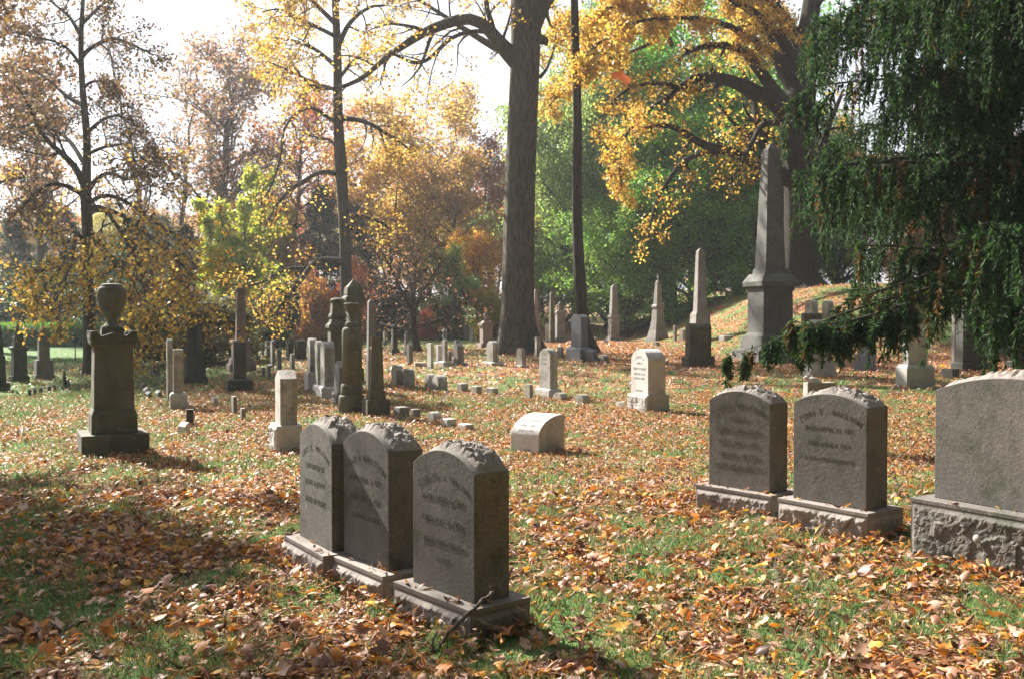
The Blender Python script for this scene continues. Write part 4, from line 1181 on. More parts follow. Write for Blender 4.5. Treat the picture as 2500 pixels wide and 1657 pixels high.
def rock_face(mb, W, z0, z1, y, amp, seed, axis='x', cx=0.0, nu=None):
    """quarry-faced panel with a drafted margin, standing proud of a base"""
    h = z1 - z0
    nu = nu or max(6, int(W / 0.011)); nv = max(4, int(h / 0.011))
    if nu * nv > 9000: nu, nv = int(W / 0.016), int(h / 0.016)
    fa = facets(seed, W, h, 0.10); fb = facets(seed + 3, W, h, 0.035)
    def fn(u, v):
        e = min(u * W, (1 - u) * W, (1 - v) * h)
        k = min(1, max(0, (e - 0.012) / 0.022))
        nz2 = float(vnoise(u * W * 60, v * h * 60, seed + 4))
        d = amp * k * (0.75 * fa(u * W, v * h) + 0.30 * fb(u * W, v * h) + 0.10 * nz2)
        p = (u - 0.5) * W + cx
        return (p, y - d, z0 + v * h) if axis == 'x' else (y + d, p, z0 + v * h)
    mb.grid(fn, nu, nv)

TEXTS = {}
def letter_mesh(txt):
    if txt in TEXTS: return TEXTS[txt]
    cu = bpy.data.curves.new('letters', 'FONT')
    cu.body = txt; cu.size = 1.0; cu.extrude = 0.012; cu.resolution_u = 2
    cu.align_x = 'CENTER'
    o = bpy.data.objects.new('letters', cu); COL.objects.link(o)
    me = o.to_mesh()
    v = [tuple(p.co) for p in me.vertices]; f = [tuple(p.vertices) for p in me.polygons]
    o.to_mesh_clear(); bpy.data.objects.remove(o); bpy.data.curves.remove(cu)
    TEXTS[txt] = (v, f)
    return TEXTS[txt]

def inscribe(parent, lines, W, ytop_of_front, y, mat, name='inscription', fn=None):
    """lines = (text, height of baseline, letter size, arc radius or None)"""
    mb = MB()
    for txt, z, s, arc in lines:
        s = min(s, (0.86 * W / (0.70 * len(txt))) if arc else (0.88 * W / (0.64 * len(txt))))
        if arc:
            cw = s * 0.70
            L = cw * len(txt)
            for i, ch in enumerate(txt):
                if ch == ' ': continue
                q = (-L / 2 + cw * (i + 0.5)) / arc
                v, f = letter_mesh(ch)
                ca, sa = math.cos(-q), math.sin(-q)
                cx, cz = math.sin(q) * arc, z - arc + math.cos(q) * arc
                mb.add([(cx + (p[0] * ca - p[1] * sa) * s, y - p[2] * s * 0.6, cz + (p[0] * sa + p[1] * ca) * s) for p in v], f)
        else:
            v, f = letter_mesh(txt)
            pts = [(p[0] * s, y - p[2] * s * 0.6, z + p[1] * s) for p in v]
            if fn: pts = [fn(*p) for p in pts]
            mb.add(pts, f)
    return mb.build(name, mat, parent)

def headstone(label, xl, xc, xr, yt, yb, mat='granite', top='arch', rise=None, az=None, base=None, rockb=False, name='headstone', cat='headstone',
              group=None, lines=None, square=False, lean=(0, 0), lmat='letter_grey', parts=True, bevel=0.006):
    """base = (height px, overhang m)"""
    ov = base[1] if base else 0.0
    c, rz, W, D, K = place(xl, xc, xr, yb, az, square, ov)
    H = (yb - yt) * K
    hb = base[0] * K if base else 0.0
    root = empty(name, c, rz, label, cat, group)
    root.rotation_euler = (rad(lean[0]), rad(lean[1]), rz)
    m = M[mat]
    rise = (0.32 * W if top == 'arch' else 0.3 * W if top in ('gable', 'hipped') else 0.02) if rise is None else rise * W
    if top == 'round': rise = W * 0.5
    h = H - hb
    mb = MB()
    if top == 'slant':
        mb.prism([(-D / 2, -0.1 if not base else 0), (D / 2, -0.1 if not base else 0), (D / 2, h), (D * 0.18, h), (-D / 2, h * 0.62)], -W / 2, W / 2, axis='x')
    elif top == 'ridge':
        mb.prism([(-D / 2, 0), (D / 2, 0), (D / 2, h - rise), (0, h), (-D / 2, h - rise)], -W / 2, W / 2, axis='x')
    else:
        pr = profile(W, h, 'arch' if top == 'round' else top, rise)
        if not base: pr = [(x, z if z > 0 else -0.12) for x, z in pr]
        mb.prism(pr, -D / 2, D / 2)
    tab = mb.build('tablet', m, root, bevel=bevel)
    tab.location.z = hb
    if base:
        b2 = MB()
        bm = M['marble' if mat.startswith('marble') else mat]
        if rockb:
            bw, bd = W / 2 + ov, D / 2 + ov
            b2.box(-bw, bw, -bd, bd, -0.15, hb)
            rock_face(b2, bw * 2 - 0.01, -0.1, hb - 0.012, -bd - 0.001, min(0.03, hb * 0.2), int(xl) % 97)
        else:
            b2.frus(W + 2 * ov, D + 2 * ov, W + 2 * ov, D + 2 * ov, -0.15, hb * 0.86)
            b2.frus(W + 2 * ov, D + 2 * ov, W + 1.0 * ov, D + 1.0 * ov, hb * 0.86, hb)
        b2.build('base', bm, root, bevel=bevel * (0 if rockb else 1))
    if lines:
        o = inscribe(root, [(t, z * h, s * W, (a * W if a else None)) for t, z, s, a in lines], W, h, -D / 2 - 0.0012, M[lmat])
        o.location.z = hb
    return root

# ---- the front rows: brown granite with quarry-faced tops
def rough_stone(label, corner, az, W, D, hb, Wb, Db, hs, ha, seed, lines, group, ledge_m='brown_trim', twoW=None, lichen=False):
    """corner = pixel of the near bottom corner of the base; metres otherwise"""
    C = at(*corner)
    A = rad(az)
    n = np.array([-math.sin(A), -math.cos(A)]); t = np.array([math.cos(A), -math.sin(A)])
    c = C[:2] - t * Wb / 2 - n * Db / 2
    root = empty('headstone', (c[0], c[1], C[2]), -A, label, 'headstone', group)
    root['dims'] = (hb, W, D, hb + hs + ha, Wb, Db)
    # base: dressed top, quarry-faced sides with a smooth margin
    mb = MB()
    mb.box(-Wb / 2, Wb / 2, -Db / 2, Db / 2, -0.2, hb - 0.028)
    mb.box(-Wb / 2 - 0.004, Wb / 2 + 0.004, -Db / 2 - 0.004, Db / 2 + 0.004, hb - 0.028, hb)
    rock_face(mb, Wb - 0.004, -0.12, hb - 0.03, -Db / 2 - 0.002, 0.030 if hb < 0.3 else 0.022, seed)
    rock_face(mb, Db - 0.004, -0.12, hb - 0.03, Wb / 2 + 0.002, 0.020, seed + 5, axis='y')
    mb.build('base', M[ledge_m], root, bevel=0.003, seg=1)
    # tablet with arched front edge
    r = (W * W / 4 + ha * ha) / (2 * ha)
    zt = lambda x: hb + hs + (math.sqrt(max(r * r - x * x, 0)) - (r - ha))
    prof = [(-W / 2, hb), (W / 2, hb)] + [(W / 2 - W * i / 24, zt(W / 2 - W * i / 24)) for i in range(25)]
    tb = MB(); tb.prism(prof, -D / 2, D / 2)
    tb.build('tablet', M['brown'], root, bevel=0.004)
    # rough broken crown behind the smooth front edge
    cr = MB()
    y0, y1 = -D / 2 + 0.034, D / 2 - 0.002
    nu, nv = 64, 30
    fa = facets(seed, W, y1 - y0, 0.075); fb = facets(seed + 3, W, y1 - y0, 0.028)
    def fn(u, v):
        x = (u - 0.5) * (W - 0.004); y = y0 + (y1 - y0) * v
        e = min(1, min(v, 1 - v) / 0.12) * min(1, min(u, 1 - u) / 0.05)
        nz = float(fnoise(x * 16 + seed, y * 18 + seed * 3, seed, 3)); nz2 = float(vnoise(x * 60, y * 60, seed + 2))
        hump = 0.024 * math.cos((u - 0.56) * 2.2) * (0.45 + 1.0 * fa(u * W, v * (y1 - y0)))
        return (x, y, zt(x) - 0.004 + e * max(0.004, hump + 0.016 * fb(u * W, v * (y1 - y0)) + 0.006 * nz2))
    cr.grid(fn, nu, nv)
    cr.build('rough_crown', M['brown_rock'], root)
    if lines:
        o = inscribe(root, [(tx, hb + z, s * 1.14, a) for tx, z, s, a in lines], W, 0, -D / 2 - 0.0012, M['letter_brown'])
    if lichen:
        l = MB(); l.lathe([(0.028, 0), (0.024, 0.006), (0.0, 0.009)], 14)
        ob = l.build('lichen_spot', M['marble_dirty'], root)
        ob.rotation_euler = (math.pi / 2, 0, 0); ob.location = (-0.12, -Db / 2 - 0.028, hb * 0.5)
    return root

gL = 'row of three brown headstones in the near foreground'
rough_stone('nearest brown headstone, front right of the row of three, dead branch leaning on its base', (1149, 1572), 51, 0.555, 0.225, 0.158, 0.70, 0.38, 0.650, 0.095, 3,
            [('CAROLINE F. WALTSON', 0.60, 0.046, 0.40), ('BORN NOV. 6, 1861', 0.475, 0.045, None), ('DIED DEC. 24, 1906', 0.36, 0.045, None), ('SISTER AND FRIEND', 0.245, 0.038, None), ('AT REST', 0.16, 0.03, None)], gL)
rough_stone('brown headstone in the middle of the near row of three, plain dim inscription', (935, 1477), 53, 0.555, 0.23, 0.155, 0.70, 0.39, 0.68, 0.10, 17,
            [('HENRY WALTSON', 0.60, 0.046, 0.40), ('BORN MAR. 2, 1829', 0.475, 0.042, None), ('DIED OCT. 9, 1897', 0.36, 0.042, None), ('A LOVING FATHER', 0.25, 0.036, None)], gL)
rough_stone('brown headstone at the far left end of the near row of three, clear cut inscription', (790, 1424), 58, 0.565, 0.23, 0.16, 0.69, 0.39, 0.665, 0.10, 29,
            [('LUCY E. WALTSON', 0.60, 0.046, 0.40), ('DAUGHTER OF', 0.475, 0.040, None), ('JOHN & JENNY', 0.37, 0.044, None), ('AGED 20 YEARS', 0.255, 0.044, None)], gL)
gR = 'row of brown headstones in the right foreground'
rough_stone('brown headstone at the left end of the right foreground row, six lines of lettering', (1882, 1274), 50, 0.60, 0.24, 0.20, 0.745, 0.40, 0.705, 0.085, 41,
            [('JENNY WALTSON', 0.66, 0.050, 0.50), ('WIFE OF', 0.555, 0.038, None), ('JOHN T. BALLSON', 0.455, 0.046, None), ('BORN JAN. 5, 1857', 0.355, 0.042, None), ('DIED DEC. 14, 1915', 0.255, 0.042, None), ('MOTHER AND BELOVED WIFE', 0.165, 0.033, None)], gR)
rough_stone('brown headstone second in the right foreground row, mossy right side', (2118, 1324), 54, 0.63, 0.25, 0.20, 0.77, 0.42, 0.72, 0.08, 53,
            [('JOHN T. BALLSON', 0.655, 0.048, 0.50), ('BORN APRIL 20, 1851', 0.53, 0.040, None), ('DIED JUNE 3, 1921', 0.42, 0.040, None), ('A DEVOTED HUSBAND', 0.31, 0.036, None)], gR)
rough_stone('largest brown headstone, cut by the right edge of the photo, on a tall dark base', (2690, 1456), 58, 1.03, 0.32, 0.355, 1.20, 0.56, 0.695, 0.10, 67, None, gR, ledge_m='brown', lichen=True)

# ---- curved bolster marker
def bolster():
    c, rz, W, D, K = place(1245, 1315, 1381, 1110, az=38)
    root = empty('bolster_marker', c, rz, 'low white half-rounded grave marker with faint lettering, alone on the leaves at the centre', 'grave marker')
    H = 92 * K
    pr = [(D / 2, -0.1), (D / 2, H * 0.92), (D * 0.42, H)]
    nn = 18
    for i in range(nn + 1):
        a = math.pi / 2 * i / nn
        pr.append((D * 0.34 - (D * 0.84) * math.sin(a), H * 0.42 + H * 0.58 * math.cos(a)))
    pr.append((-D / 2, -0.1))
    pr = [(x, z) for x, z in pr]
    mb = MB(); mb.prism(pr, -W / 2, W / 2, axis='x')
    o = mb.build('body', M['marble'], root, bevel=0.006)
    def wrap(x, y, z):
        a = z
        q = max(0.0, min(1.0, a)) * math.pi / 2
        yy = D * 0.34 - D * 0.84 * math.cos(q); zz = H * 0.42 + H * 0.58 * math.sin(q)
        ny, nz = -math.cos(q), math.sin(q)
        return (x, yy + ny * 0.0015, zz + nz * 0.0015)
    arc = 0.75 * H
    mb2 = MB()
    for txt, q, s in (('IN MEMORY OF', 0.80, 0.040), ('JOHN & MARY', 0.66, 0.040), ('ALMON F. INGERSOLL', 0.50, 0.044), ('APRIL 7, 1836', 0.34, 0.036), ('JUNE 18, 1918', 0.18, 0.036)):
        v, f = letter_mesh(txt)
        mb2.add([wrap(p[0] * s, 0, q + p[1] * s / arc * 0.9) for p in v], f)
    mb2.build('inscription', M['letter_grey'], root)
    ds = MB(); ds.lathe([(0.052, 0), (0.048, 0.004), (0, 0.006)], 20)
    d = ds.build('end_disc', M['marble'], root); d.rotation_euler = (0, math.pi / 2, 0); d.location = (W / 2, -D * 0.02, H * 0.74)
bolster()

# ---- single headstones of the middle ground
headstone('white marble headstone, rounded top, dark lettering and rough base, right of centre', 1537, 1580, 1623, 853, 1008, 'marble', 'arch', 0.30, az=66, base=(43, 0.045), rockb=True, lmat='letter',
          lines=[('LUCRETIA', 0.80, 0.10, 0.46), ('WIFE OF', 0.66, 0.085, None), ('ADAM COLLINS', 0.54, 0.105, None), ('DIED APRIL 17, 1863', 0.43, 0.085, None), ('AGED 56 YEARS', 0.33, 0.085, None), ('GONE HOME', 0.06, 0.07, None)])
headstone('narrow weathered round-topped headstone, white in front and mossy on its side', 1313, 1340, 1359, 851, 972, 'marble_dirty', 'arch', 0.30, az=62, base=(22, 0.06),
          lines=[('ELIZA', 0.84, 0.13, None), ('WIFE OF', 0.72, 0.1, None), ('ROBERT', 0.6, 0.12, None)])
headstone('tall squared headstone with a white sloping top, in front of the urn pedestals', 659, 676, 718, 905, 1106, 'marble_dirty', 'gable', 0.25, az=68, base=(66, 0.05), rockb=True)
gG = 'row of pale leaning tablets left of the round column'
headstone('pale thin round-topped stone on a tall base, leftmost beside the wide double stone', 742, 752, 771, 826, 955, 'marble_dirty', 'arch', 0.35, az=70, base=(48, 0.05), parts=True, group=gG)
headstone('pale tall slab behind and left of its wide twin', 757, 770, 783, 832, 962, 'marble_dirty', 'arch', 0.3, az=72, base=(22, 0.05), group=gG)
headstone('widest pale slab with a sloping plinth, left of the mossy big pedestal', 772, 785, 811, 834, 974, 'marble_dirty', 'arch', 0.25, az=70, base=(30, 0.07), group=gG)
headstone('short pale stone with sloping white top and rough base, left of the round column', 812, 825, 847, 881, 986, 'granite', 'gable', 0.3, az=66, base=(28, 0.035), rockb=True)
g2 = 'pairs of small pale round-topped markers'
for lb, a in (('small pale marker, left one of the higher pair right of the capped post', (955, 968, 985, 891, 941)), ('small pale marker, right one of the higher pair', (979, 992, 1013, 900, 943)),
              ('small pale marker, left one of the lower pair', (1036, 1048, 1068, 914, 950)), ('small pale marker, right one of the lower pair', (1055, 1070, 1093, 917, 955))):
    headstone(lb, *a, 'marble_dirty', 'arch', 0.35, az=64, group=g2, name='grave_marker', cat='grave marker')
headstone('upright grey headstone with sloping top just left of the massive trunk', 1184, 1200, 1214, 833, 893, 'marble_dirty', 'arch', 0.3, az=60, base=(9, 0.10))
headstone('small leaning pale stone in front of the massive trunk', 1260, 1273, 1282, 850, 897, 'marble_dirty', 'hipped', 0.25, az=60, base=(5, 0.06), lean=(0, -4))
headstone('plain square stone with low pyramid top and stepped base in front of the slender trunk', 1392, 1417, 1434, 768, 882, 'slate', 'hipped', 0.16, az=56, base=(34, 0.10))
headstone('small blue-grey slanting stone at the foot of the slender trunk', 1430, 1452, 1463, 854, 884, 'slate', 'flat', az=50, lean=(14, 0))
headstone('low rounded block beside the slanting blue stone', 1461, 1474, 1487, 866, 884, 'marble_dirty', 'arch', 0.3, name='grave_marker', cat='grave marker')
headstone('short squared post between the mossy headstone and the square stone', 1360, 1371, 1376, 846, 874, 'granite', 'flat', name='grave_post', cat='grave marker')
headstone('broad dark brown headstone with round top standing before the slim obelisk', 1669, 1680, 1734, 790, 896, 'sand', 'arch', 0.35, az=76, base=(26, 0.07), rockb=True)
headstone('sliver of a pale stone left of the slim obelisk', 1658, 1667, 1674, 804, 833, 'marble_dirty', 'arch', 0.3)
headstone('white little block on the leaves between the slim and the big obelisk', 1755, 1768, 1793, 820, 832, 'marble', 'flat', name='grave_marker', cat='grave marker')
headstone('round lump of white stone on the left of the white marble headstone', 1503, 1512, 1526, 981, 996, 'marble', 'arch', 0.4, name='footstone', cat='footstone')
for lb, a in (('tiny stone block right of the slender trunk', (1444, 1451, 1458, 824, 837)), ('tiny stone block at the foot of the left obelisk', (1472, 1478, 1484, 830, 839)), ('small half-round stone before the cross-topped obelisk', (1594, 1602, 1612, 834, 846))):
    headstone(lb, *a, 'marble_dirty', 'arch', 0.3, name='grave_marker', cat='grave marker')

# low block markers
gB = 'row of low square markers on the leaves'
for lb, a in (('low square marker, left of three in the far line', (1115, 1127, 1144, 936, 957)), ('low square marker, middle of three in the far line', (1149, 1163, 1178, 943, 965)), ('low square marker, right of three in the far line', (1185, 1203, 1217, 947, 965)),
              ('dark low marker touching the capped post', (962, 976, 1000, 994, 1017)), ('dark narrow low marker second from the capped post', (1001, 1010, 1028, 999, 1022)),
              ('pale rounded low marker third in the near line', (1042, 1059, 1078, 1006, 1029)), ('white low marker fourth in the near line', (1075, 1092, 1115, 1023, 1042)), ('flat white low marker at the end of the near line', (1117, 1136, 1157, 1036, 1051))):
    headstone(lb, *a, 'granite' if 'dark' in lb else 'marble_dirty' if 'white' not in lb else 'marble', 'flat' if 'rounded' not in lb else 'arch', az=56, name='grave_marker', cat='grave marker', group=gB, bevel=0.015)
headstone('small upright footstone touching the mossy-sided headstone on its left', 1281, 1294, 1302, 937, 972, 'marble_dirty', 'arch', 0.4, name='footstone', cat='footstone')
headstone('low pale block just right of the mossy-sided headstone', 1350, 1370, 1387, 959, 979, 'marble_dirty', 'arch', 0.3, name='footstone', cat='footstone')
headstone('low pale block second to the right of the mossy-sided headstone', 1403, 1423, 1441, 963, 988, 'marble_dirty', 'arch', 0.3, name='footstone', cat='footstone')

# background group in front of the small maple
gC = 'cluster of headstones between the small maple and the massive trunk'
for lb, a, mt, tp, bs in (('thin white slab at the left of the far cluster', (1043, 1052, 1059, 838, 900), 'marble', 'flat', None), ('white edge slab second in the far cluster', (1062, 1068, 1079, 842, 890), 'marble', 'arch', (6, .05)),
                      ('tall slim pale stone with round head in the far cluster', (1076, 1083, 1090, 830, 896), 'marble_dirty', 'round', (14, .08)), ('grey low stone right of the slim one in the far cluster', (1087, 1096, 1103, 856, 891), 'granite', 'arch', None),
                      ('dark headstone with pale slanting top, right end of the far cluster', (1103, 1114, 1130, 837, 893), 'granite', 'gable', (7, .08)), ('small round-headed stone behind the dark slanting one', (1108, 1114, 1121, 830, 868), 'granite', 'round', None),
                      ('stone with a small cross-like knob at the left of the far cluster', (992, 999, 1009, 838, 890), 'granite', 'gable', None)):
    headstone(lb, *a, mt, tp, 0.35, base=bs, group=gC)
headstone('low kerb of pale stone on the grass before the far cluster', 1009, 1014, 1042, 885, 895, 'marble_dirty', 'flat', az=76, name='stone_kerb', cat='kerb')

# left middle ground
headstone('tall narrow stone with a bright lit edge and white cap, right of the urn monument', 409, 415, 440, 853, 1000, 'marble_dirty', 'flat', az=70, base=(40, 0.06))
headstone('thin taller post behind the lit-edged stone', 404, 409, 422, 828, 985, 'marble_dirty', 'round', az=66, name='grave_post', cat='grave post')
headstone('very dark square pillar on a heavy block base, left of the leaning pair', 549, 556, 587, 836, 957, 'dark', 'flat', az=70, base=(32, 0.13))
headstone('thin leaning stone, left of the leaning pair', 655, 660, 668, 830, 896, 'granite', 'arch', az=66, base=(6, .06), lean=(0, 2))
headstone('thin leaning stone, right of the leaning pair', 667, 672, 681, 849, 921, 'granite', 'arch', az=66, base=(6, .08), lean=(0, 4))
headstone('little footstone left of the leaning pair', 638, 641, 647, 896, 921, 'granite', 'flat', name='footstone', cat='footstone')
headstone('little footstone between the leaning pair', 651, 655, 662, 893, 924, 'granite', 'flat', name='footstone', cat='footstone')
headstone('single short grey stone on the grass between leaning pair and pale slabs', 707, 712, 720, 863, 904, 'granite', 'round', az=66)
headstone('dark squat stone at the edge of the far lawn, left one of two', 693, 700, 713, 836, 880, 'dark', 'flat', base=(8, .08))
headstone('dark squat stone with curved top by the far lawn, right one of two', 715, 723, 744, 830, 880, 'dark', 'arch', base=(8, .08))
headstone('slim square footstone post on the leaves left of the white-topped headstone', 563, 570, 579, 968, 1012, 'granite', 'flat', name='footstone', cat='footstone', az=66)
headstone('shorter footstone post right beside the slim one', 585, 590, 600, 997, 1025, 'granite', 'flat', name='footstone', cat='footstone', az=66)
headstone('white lump of a footstone on the leaves', 516, 522, 533, 969, 987, 'marble', 'arch', name='footstone', cat='footstone')
headstone('dark footstone post with a white top, right of the urn monument', 451, 455, 473, 999, 1040, 'dark', 'flat', name='footstone', cat='footstone', az=72)
headstone('small tilted white wedge of stone beside the dark footstone post', 433, 452, 464, 1031, 1059, 'marble', 'slant', name='footstone', cat='footstone', az=40)
gS = 'cluster of small lit markers beyond the urn monument'
for i, (lb, a) in enumerate((('small lit marker highest in the cluster of four', (342, 347, 357, 934, 948)), ('small lit marker second down in the cluster of four', (348, 355, 365, 946, 962)), ('small lit marker lowest in the cluster of four', (353, 361, 371, 956, 972)), ('small lit marker standing apart on the right of the cluster of four', (376, 385, 395, 954, 970)))):
    headstone(lb, *a, 'granite', 'slant', name='grave_marker', cat='grave marker', group=gS)
gT = 'line of five little dark footstones on the left'
for i, x in enumerate((71, 84, 98, 119, 131)):
    headstone('little dark footstone, %s of the line of five' % ('first', 'second', 'third', 'fourth', 'last')[i], x - 6, x - 2, x + 6, (950, 947, 945, 941, 938)[i], (968, 965, 963, 958, 954)[i], 'dark', 'round', name='footstone', cat='footstone', group=gT)
headstone('small tapering dark stone with a block beside it, left of the urn monument', 151, 156, 162, 905, 944, 'dark', 'gable', 0.6, name='grave_marker', cat='grave marker')
headstone('pale block beside the small tapering dark stone', 160, 165, 172, 926, 944, 'granite', 'gable', name='grave_marker', cat='grave marker')
headstone('low brown stone below the mounded shrub', 368, 376, 390, 893, 917, 'sand', 'flat')
headstone('dark headstone with white rim showing right of the urn monument', 328, 333, 338, 872, 896, 'slate', 'arch')

# right side, below and through the spruce
headstone('small pale round-topped slab above the dark pair, left one', 1964, 1983, 1997, 733, 806, 'marble_dirty', 'round', az=48)
headstone('small pale round-topped slab above the dark pair, right one', 2006, 2022, 2035, 734, 812, 'marble_dirty', 'round', az=48)
headstone('grey round-topped stone, rear one of the pair behind the spruce bough', 1953, 1962, 2006, 764, 880, 'sand', 'arch', az=74, base=(24, .06))
headstone('grey round-topped stone with white edge, front one of the pair behind the low spruce bough', 1967, 1982, 2030, 781, 920, 'marble_dirty', 'arch', az=74, base=(36, .06), rockb=True)
headstone('blue-grey polished headstone on a pale base seen under the spruce', 2096, 2132, 2138, 813, 905, 'slate', 'flat', az=28, base=(42, .06))
headstone('white-edged headstone on a pale block under the spruce', 2200, 2214, 2262, 780, 948, 'marble', 'arch', az=76, base=(58, .10))
headstone('low pillow-shaped stone carrying a little lamb, behind the second brown headstone', 1960, 1972, 2040, 934, 990, 'marble_dirty', 'flat', az=80)
headstone('dark round-topped headstone behind the spruce curtain, left one', 2331, 2350, 2410, 742, 905, 'dark', 'arch', az=74, base=(20, .08))
headstone('pale-rimmed narrow stone behind the dark one in the spruce shade', 2322, 2330, 2352, 732, 890, 'granite', 'arch', az=74)
headstone('dark round-topped headstone behind the spruce curtain at the right edge', 2464, 2480, 2545, 740, 900, 'dark', 'arch', az=74, base=(20, .08))
headstone('grey stone with a pale rim near the right edge in spruce shade', 2420, 2440, 2480, 728, 870, 'granite', 'arch', az=74)
headstone('low broken base stone under the spruce', 2298, 2325, 2342, 900, 922, 'granite', 'flat', name='footstone', cat='footstone')

def lamb():
    b = at(1972, 990)
    root = empty('lamb_figure', (b[0] + 0.12, b[1] + 0.10, b[2] + 56 * b[1] / FPX - 0.005), rad(10), 'tiny worn white lamb lying on the pillow-shaped stone', 'figure')
    mb = MB()
    def blob(cx, cz, rx, rz, cy=0):
        n = 10
        for k in range(1): pass
        prof = []
        v = []; f = []
        for i in range(7):
            a = math.pi * i / 6
            for j in range(n):
                q = 2 * math.pi * j / n
                v.append((cx + rx * math.cos(a), cy + rz * 0.8 * math.sin(a) * math.cos(q), cz + rz * math.sin(a) * math.sin(q)))
        for i in range(6):
            for j in range(n): f.append((i * n + j, i * n + (j + 1) % n, (i + 1) * n + (j + 1) % n, (i + 1) * n + j))
        mb.add(v, f, True)
    blob(0, 0.045, 0.13, 0.055); blob(-0.13, 0.085, 0.055, 0.035, 0.0); blob(-0.11, 0.115, 0.015, 0.02, 0.03); blob(0.03, 0.015, 0.13, 0.02, -0.045)
    mb.build('body', M['marble'], root)
lamb()

# ------------------------------------------------------------------ stacked monuments
def monument(name, label, cat, xl, xc, xr, yb, entries, mat, group=None, az=None):
    """entries bottom-up: (part name, kind, width px at bottom, width px at top, y bottom, y top) or a lathe profile [(width px, y) ...]"""
    c, rz, W, D, K = place(xl, xc, xr, yb, az, square=az is None)
    D = W
    root = empty(name, c, rz, label, cat, group)
    full = xr - xl
    cK = math.cos(math.atan((xc - 1250) / FPX)) * (c[1] / FPX)
    z = lambda y: (yb - y) * c[1] / FPX
    for e in entries:
        mb = MB(); bev = 0.006
        if e[1] == 'lathe':
            mb.lathe([(w * cK / 2, z(y)) for w, y in e[2]], 24); mt = e[3] if len(e) > 3 else mat; bev = 0
        else:
            part, kind, w0, w1, y0, y1 = e[:6]
            mt = e[6] if len(e) > 6 else mat
            a, b = w0 / full * W, w1 / full * W
            z0, z1 = z(y0), z(y1)
            if z0 <= 0.001: z0 = -0.2
            if kind == 'box': mb.frus(a, a, b, b, z0, z1)
            elif kind == 'pyr': mb.pyr(a, a, z0, z1)
            elif kind == 'obelisk':
                hp = b * 0.55
                mb.frus(a, a, b, b, z0, z1 - hp); mb.pyr(b * 0.998, b * 0.998, z1 - hp, z1)
            elif kind == 'cap':   # moulded: cavetto below, flat above
                mb.frus(b * 0.80, b * 0.80, b, b, z0, z0 + (z1 - z0) * 0.4); mb.frus(b, b, b, b, z0 + (z1 - z0) * 0.4, z0 + (z1 - z0) * 0.72); mb.frus(b, b, a, a, z0 + (z1 - z0) * 0.72, z1)
            elif kind == 'pediment':   # a gable on each face with raised corners
                h = z1 - z0
                mb.frus(a, a, b, b, z0, z0 + h * 0.4)
                for q in range(4):
                    ca, sa = math.cos(q * math.pi / 2), math.sin(q * math.pi / 2)
                    prof = [(-b / 2, h * 0.4), (b / 2, h * 0.4), (b / 2, h), (b * 0.36, h * 0.98), (b * 0.27, h * 0.62), (0, h * 0.92), (-b * 0.27, h * 0.62), (-b * 0.36, h * 0.98), (-b / 2, h)]
                    n = len(prof); y0_, y1_ = -b / 2 - 0.002, -b / 2 + b * 0.12
                    v = [(x, y0_, z0 + zz) for x, zz in prof] + [(x, y1_, z0 + zz) for x, zz in prof]
                    v = [(x * ca - y * sa, x * sa + y * ca, zz) for x, y, zz in v]
                    mb.add(v, [tuple(range(n)), tuple(range(2 * n - 1, n - 1, -1))] + [(i, i + n, (i + 1) % n + n, (i + 1) % n) for i in range(n)])
                mb.frus(b * 0.92, b * 0.92, b * 0.80, b * 0.80, z0 + h * 0.4, z0 + h * 0.66)
            elif kind == 'cross':
                mb.box(-a * 0.14, a * 0.14, -a * 0.12, a * 0.12, z0, z1); mb.box(-a / 2, a / 2, -a * 0.11, a * 0.11, z0 + (z1 - z0) * 0.55, z0 + (z1 - z0) * 0.8)
        mb.build(e[0], M[mt], root, bevel=bev)
    return root

monument('urn_monument', 'big dark square pedestal with horned cap and egg-shaped urn, alone at the left', 'monument', 188, 199, 371, 1117, [
    ('base', 'box', 183, 183, 1117, 1068), ('plinth', 'box', 126, 124, 1067, 1020), ('plinth_moulding', 'box', 122, 112, 1020, 1010), ('die', 'box', 111, 104, 1010, 862), ('cornice', 'box', 104, 122, 862, 853),
    ('cap', 'pediment', 122, 127, 853, 822), ('urn_foot', 'box', 62, 60, 832, 815),
    ('urn', 'lathe', [(58, 816), (56, 812), (38, 808), (27, 801), (27, 796), (38, 786), (56, 773), (67, 758), (73, 744), (74, 731), (70, 721), (60, 715), (54, 714), (56, 712), (48, 709), (30, 707), (12, 706), (10, 704), (14, 702), (6, 699)])], 'sand')
monument('column_monument', 'round mossy column on a drum base with a goblet urn on top', 'monument', 826, 850, 892, 1010, [
    ('drum', 'lathe', [(64, 1014), (64, 972), (62, 968), (52, 966)]), ('ring', 'lathe', [(52, 968), (54, 962), (54, 946), (50, 940), (46, 938)]),
    ('shaft', 'lathe', [(47, 940), (47, 815), (45, 808), (38, 803), (31, 802)]), ('neck', 'lathe', [(31, 804), (31, 794), (26, 790), (22, 788)]),
    ('urn', 'lathe', [(16, 790), (11, 786), (10, 778), (14, 770), (28, 762), (34, 756), (34, 750), (38, 748), (38, 745), (30, 743)])], 'sand')
monument('capped_post', 'square post with a scrolled cap on a two-step base, right of the round column', 'monument', 884, 897, 953, 1017, [
    ('base', 'box', 69, 69, 1017, 978), ('plinth', 'box', 50, 46, 978, 955), ('shaft', 'box', 40, 34, 955, 858), ('neck_band', 'box', 37, 37, 858, 850), ('cap', 'box', 31, 31, 850, 826)], 'sand')
monument('obelisk', 'slim plain obelisk behind the capped post', 'obelisk', 893, 899, 920, 945, [('base', 'box', 27, 26, 945, 880), ('shaft', 'obelisk', 24, 19, 880, 730)], 'granite')
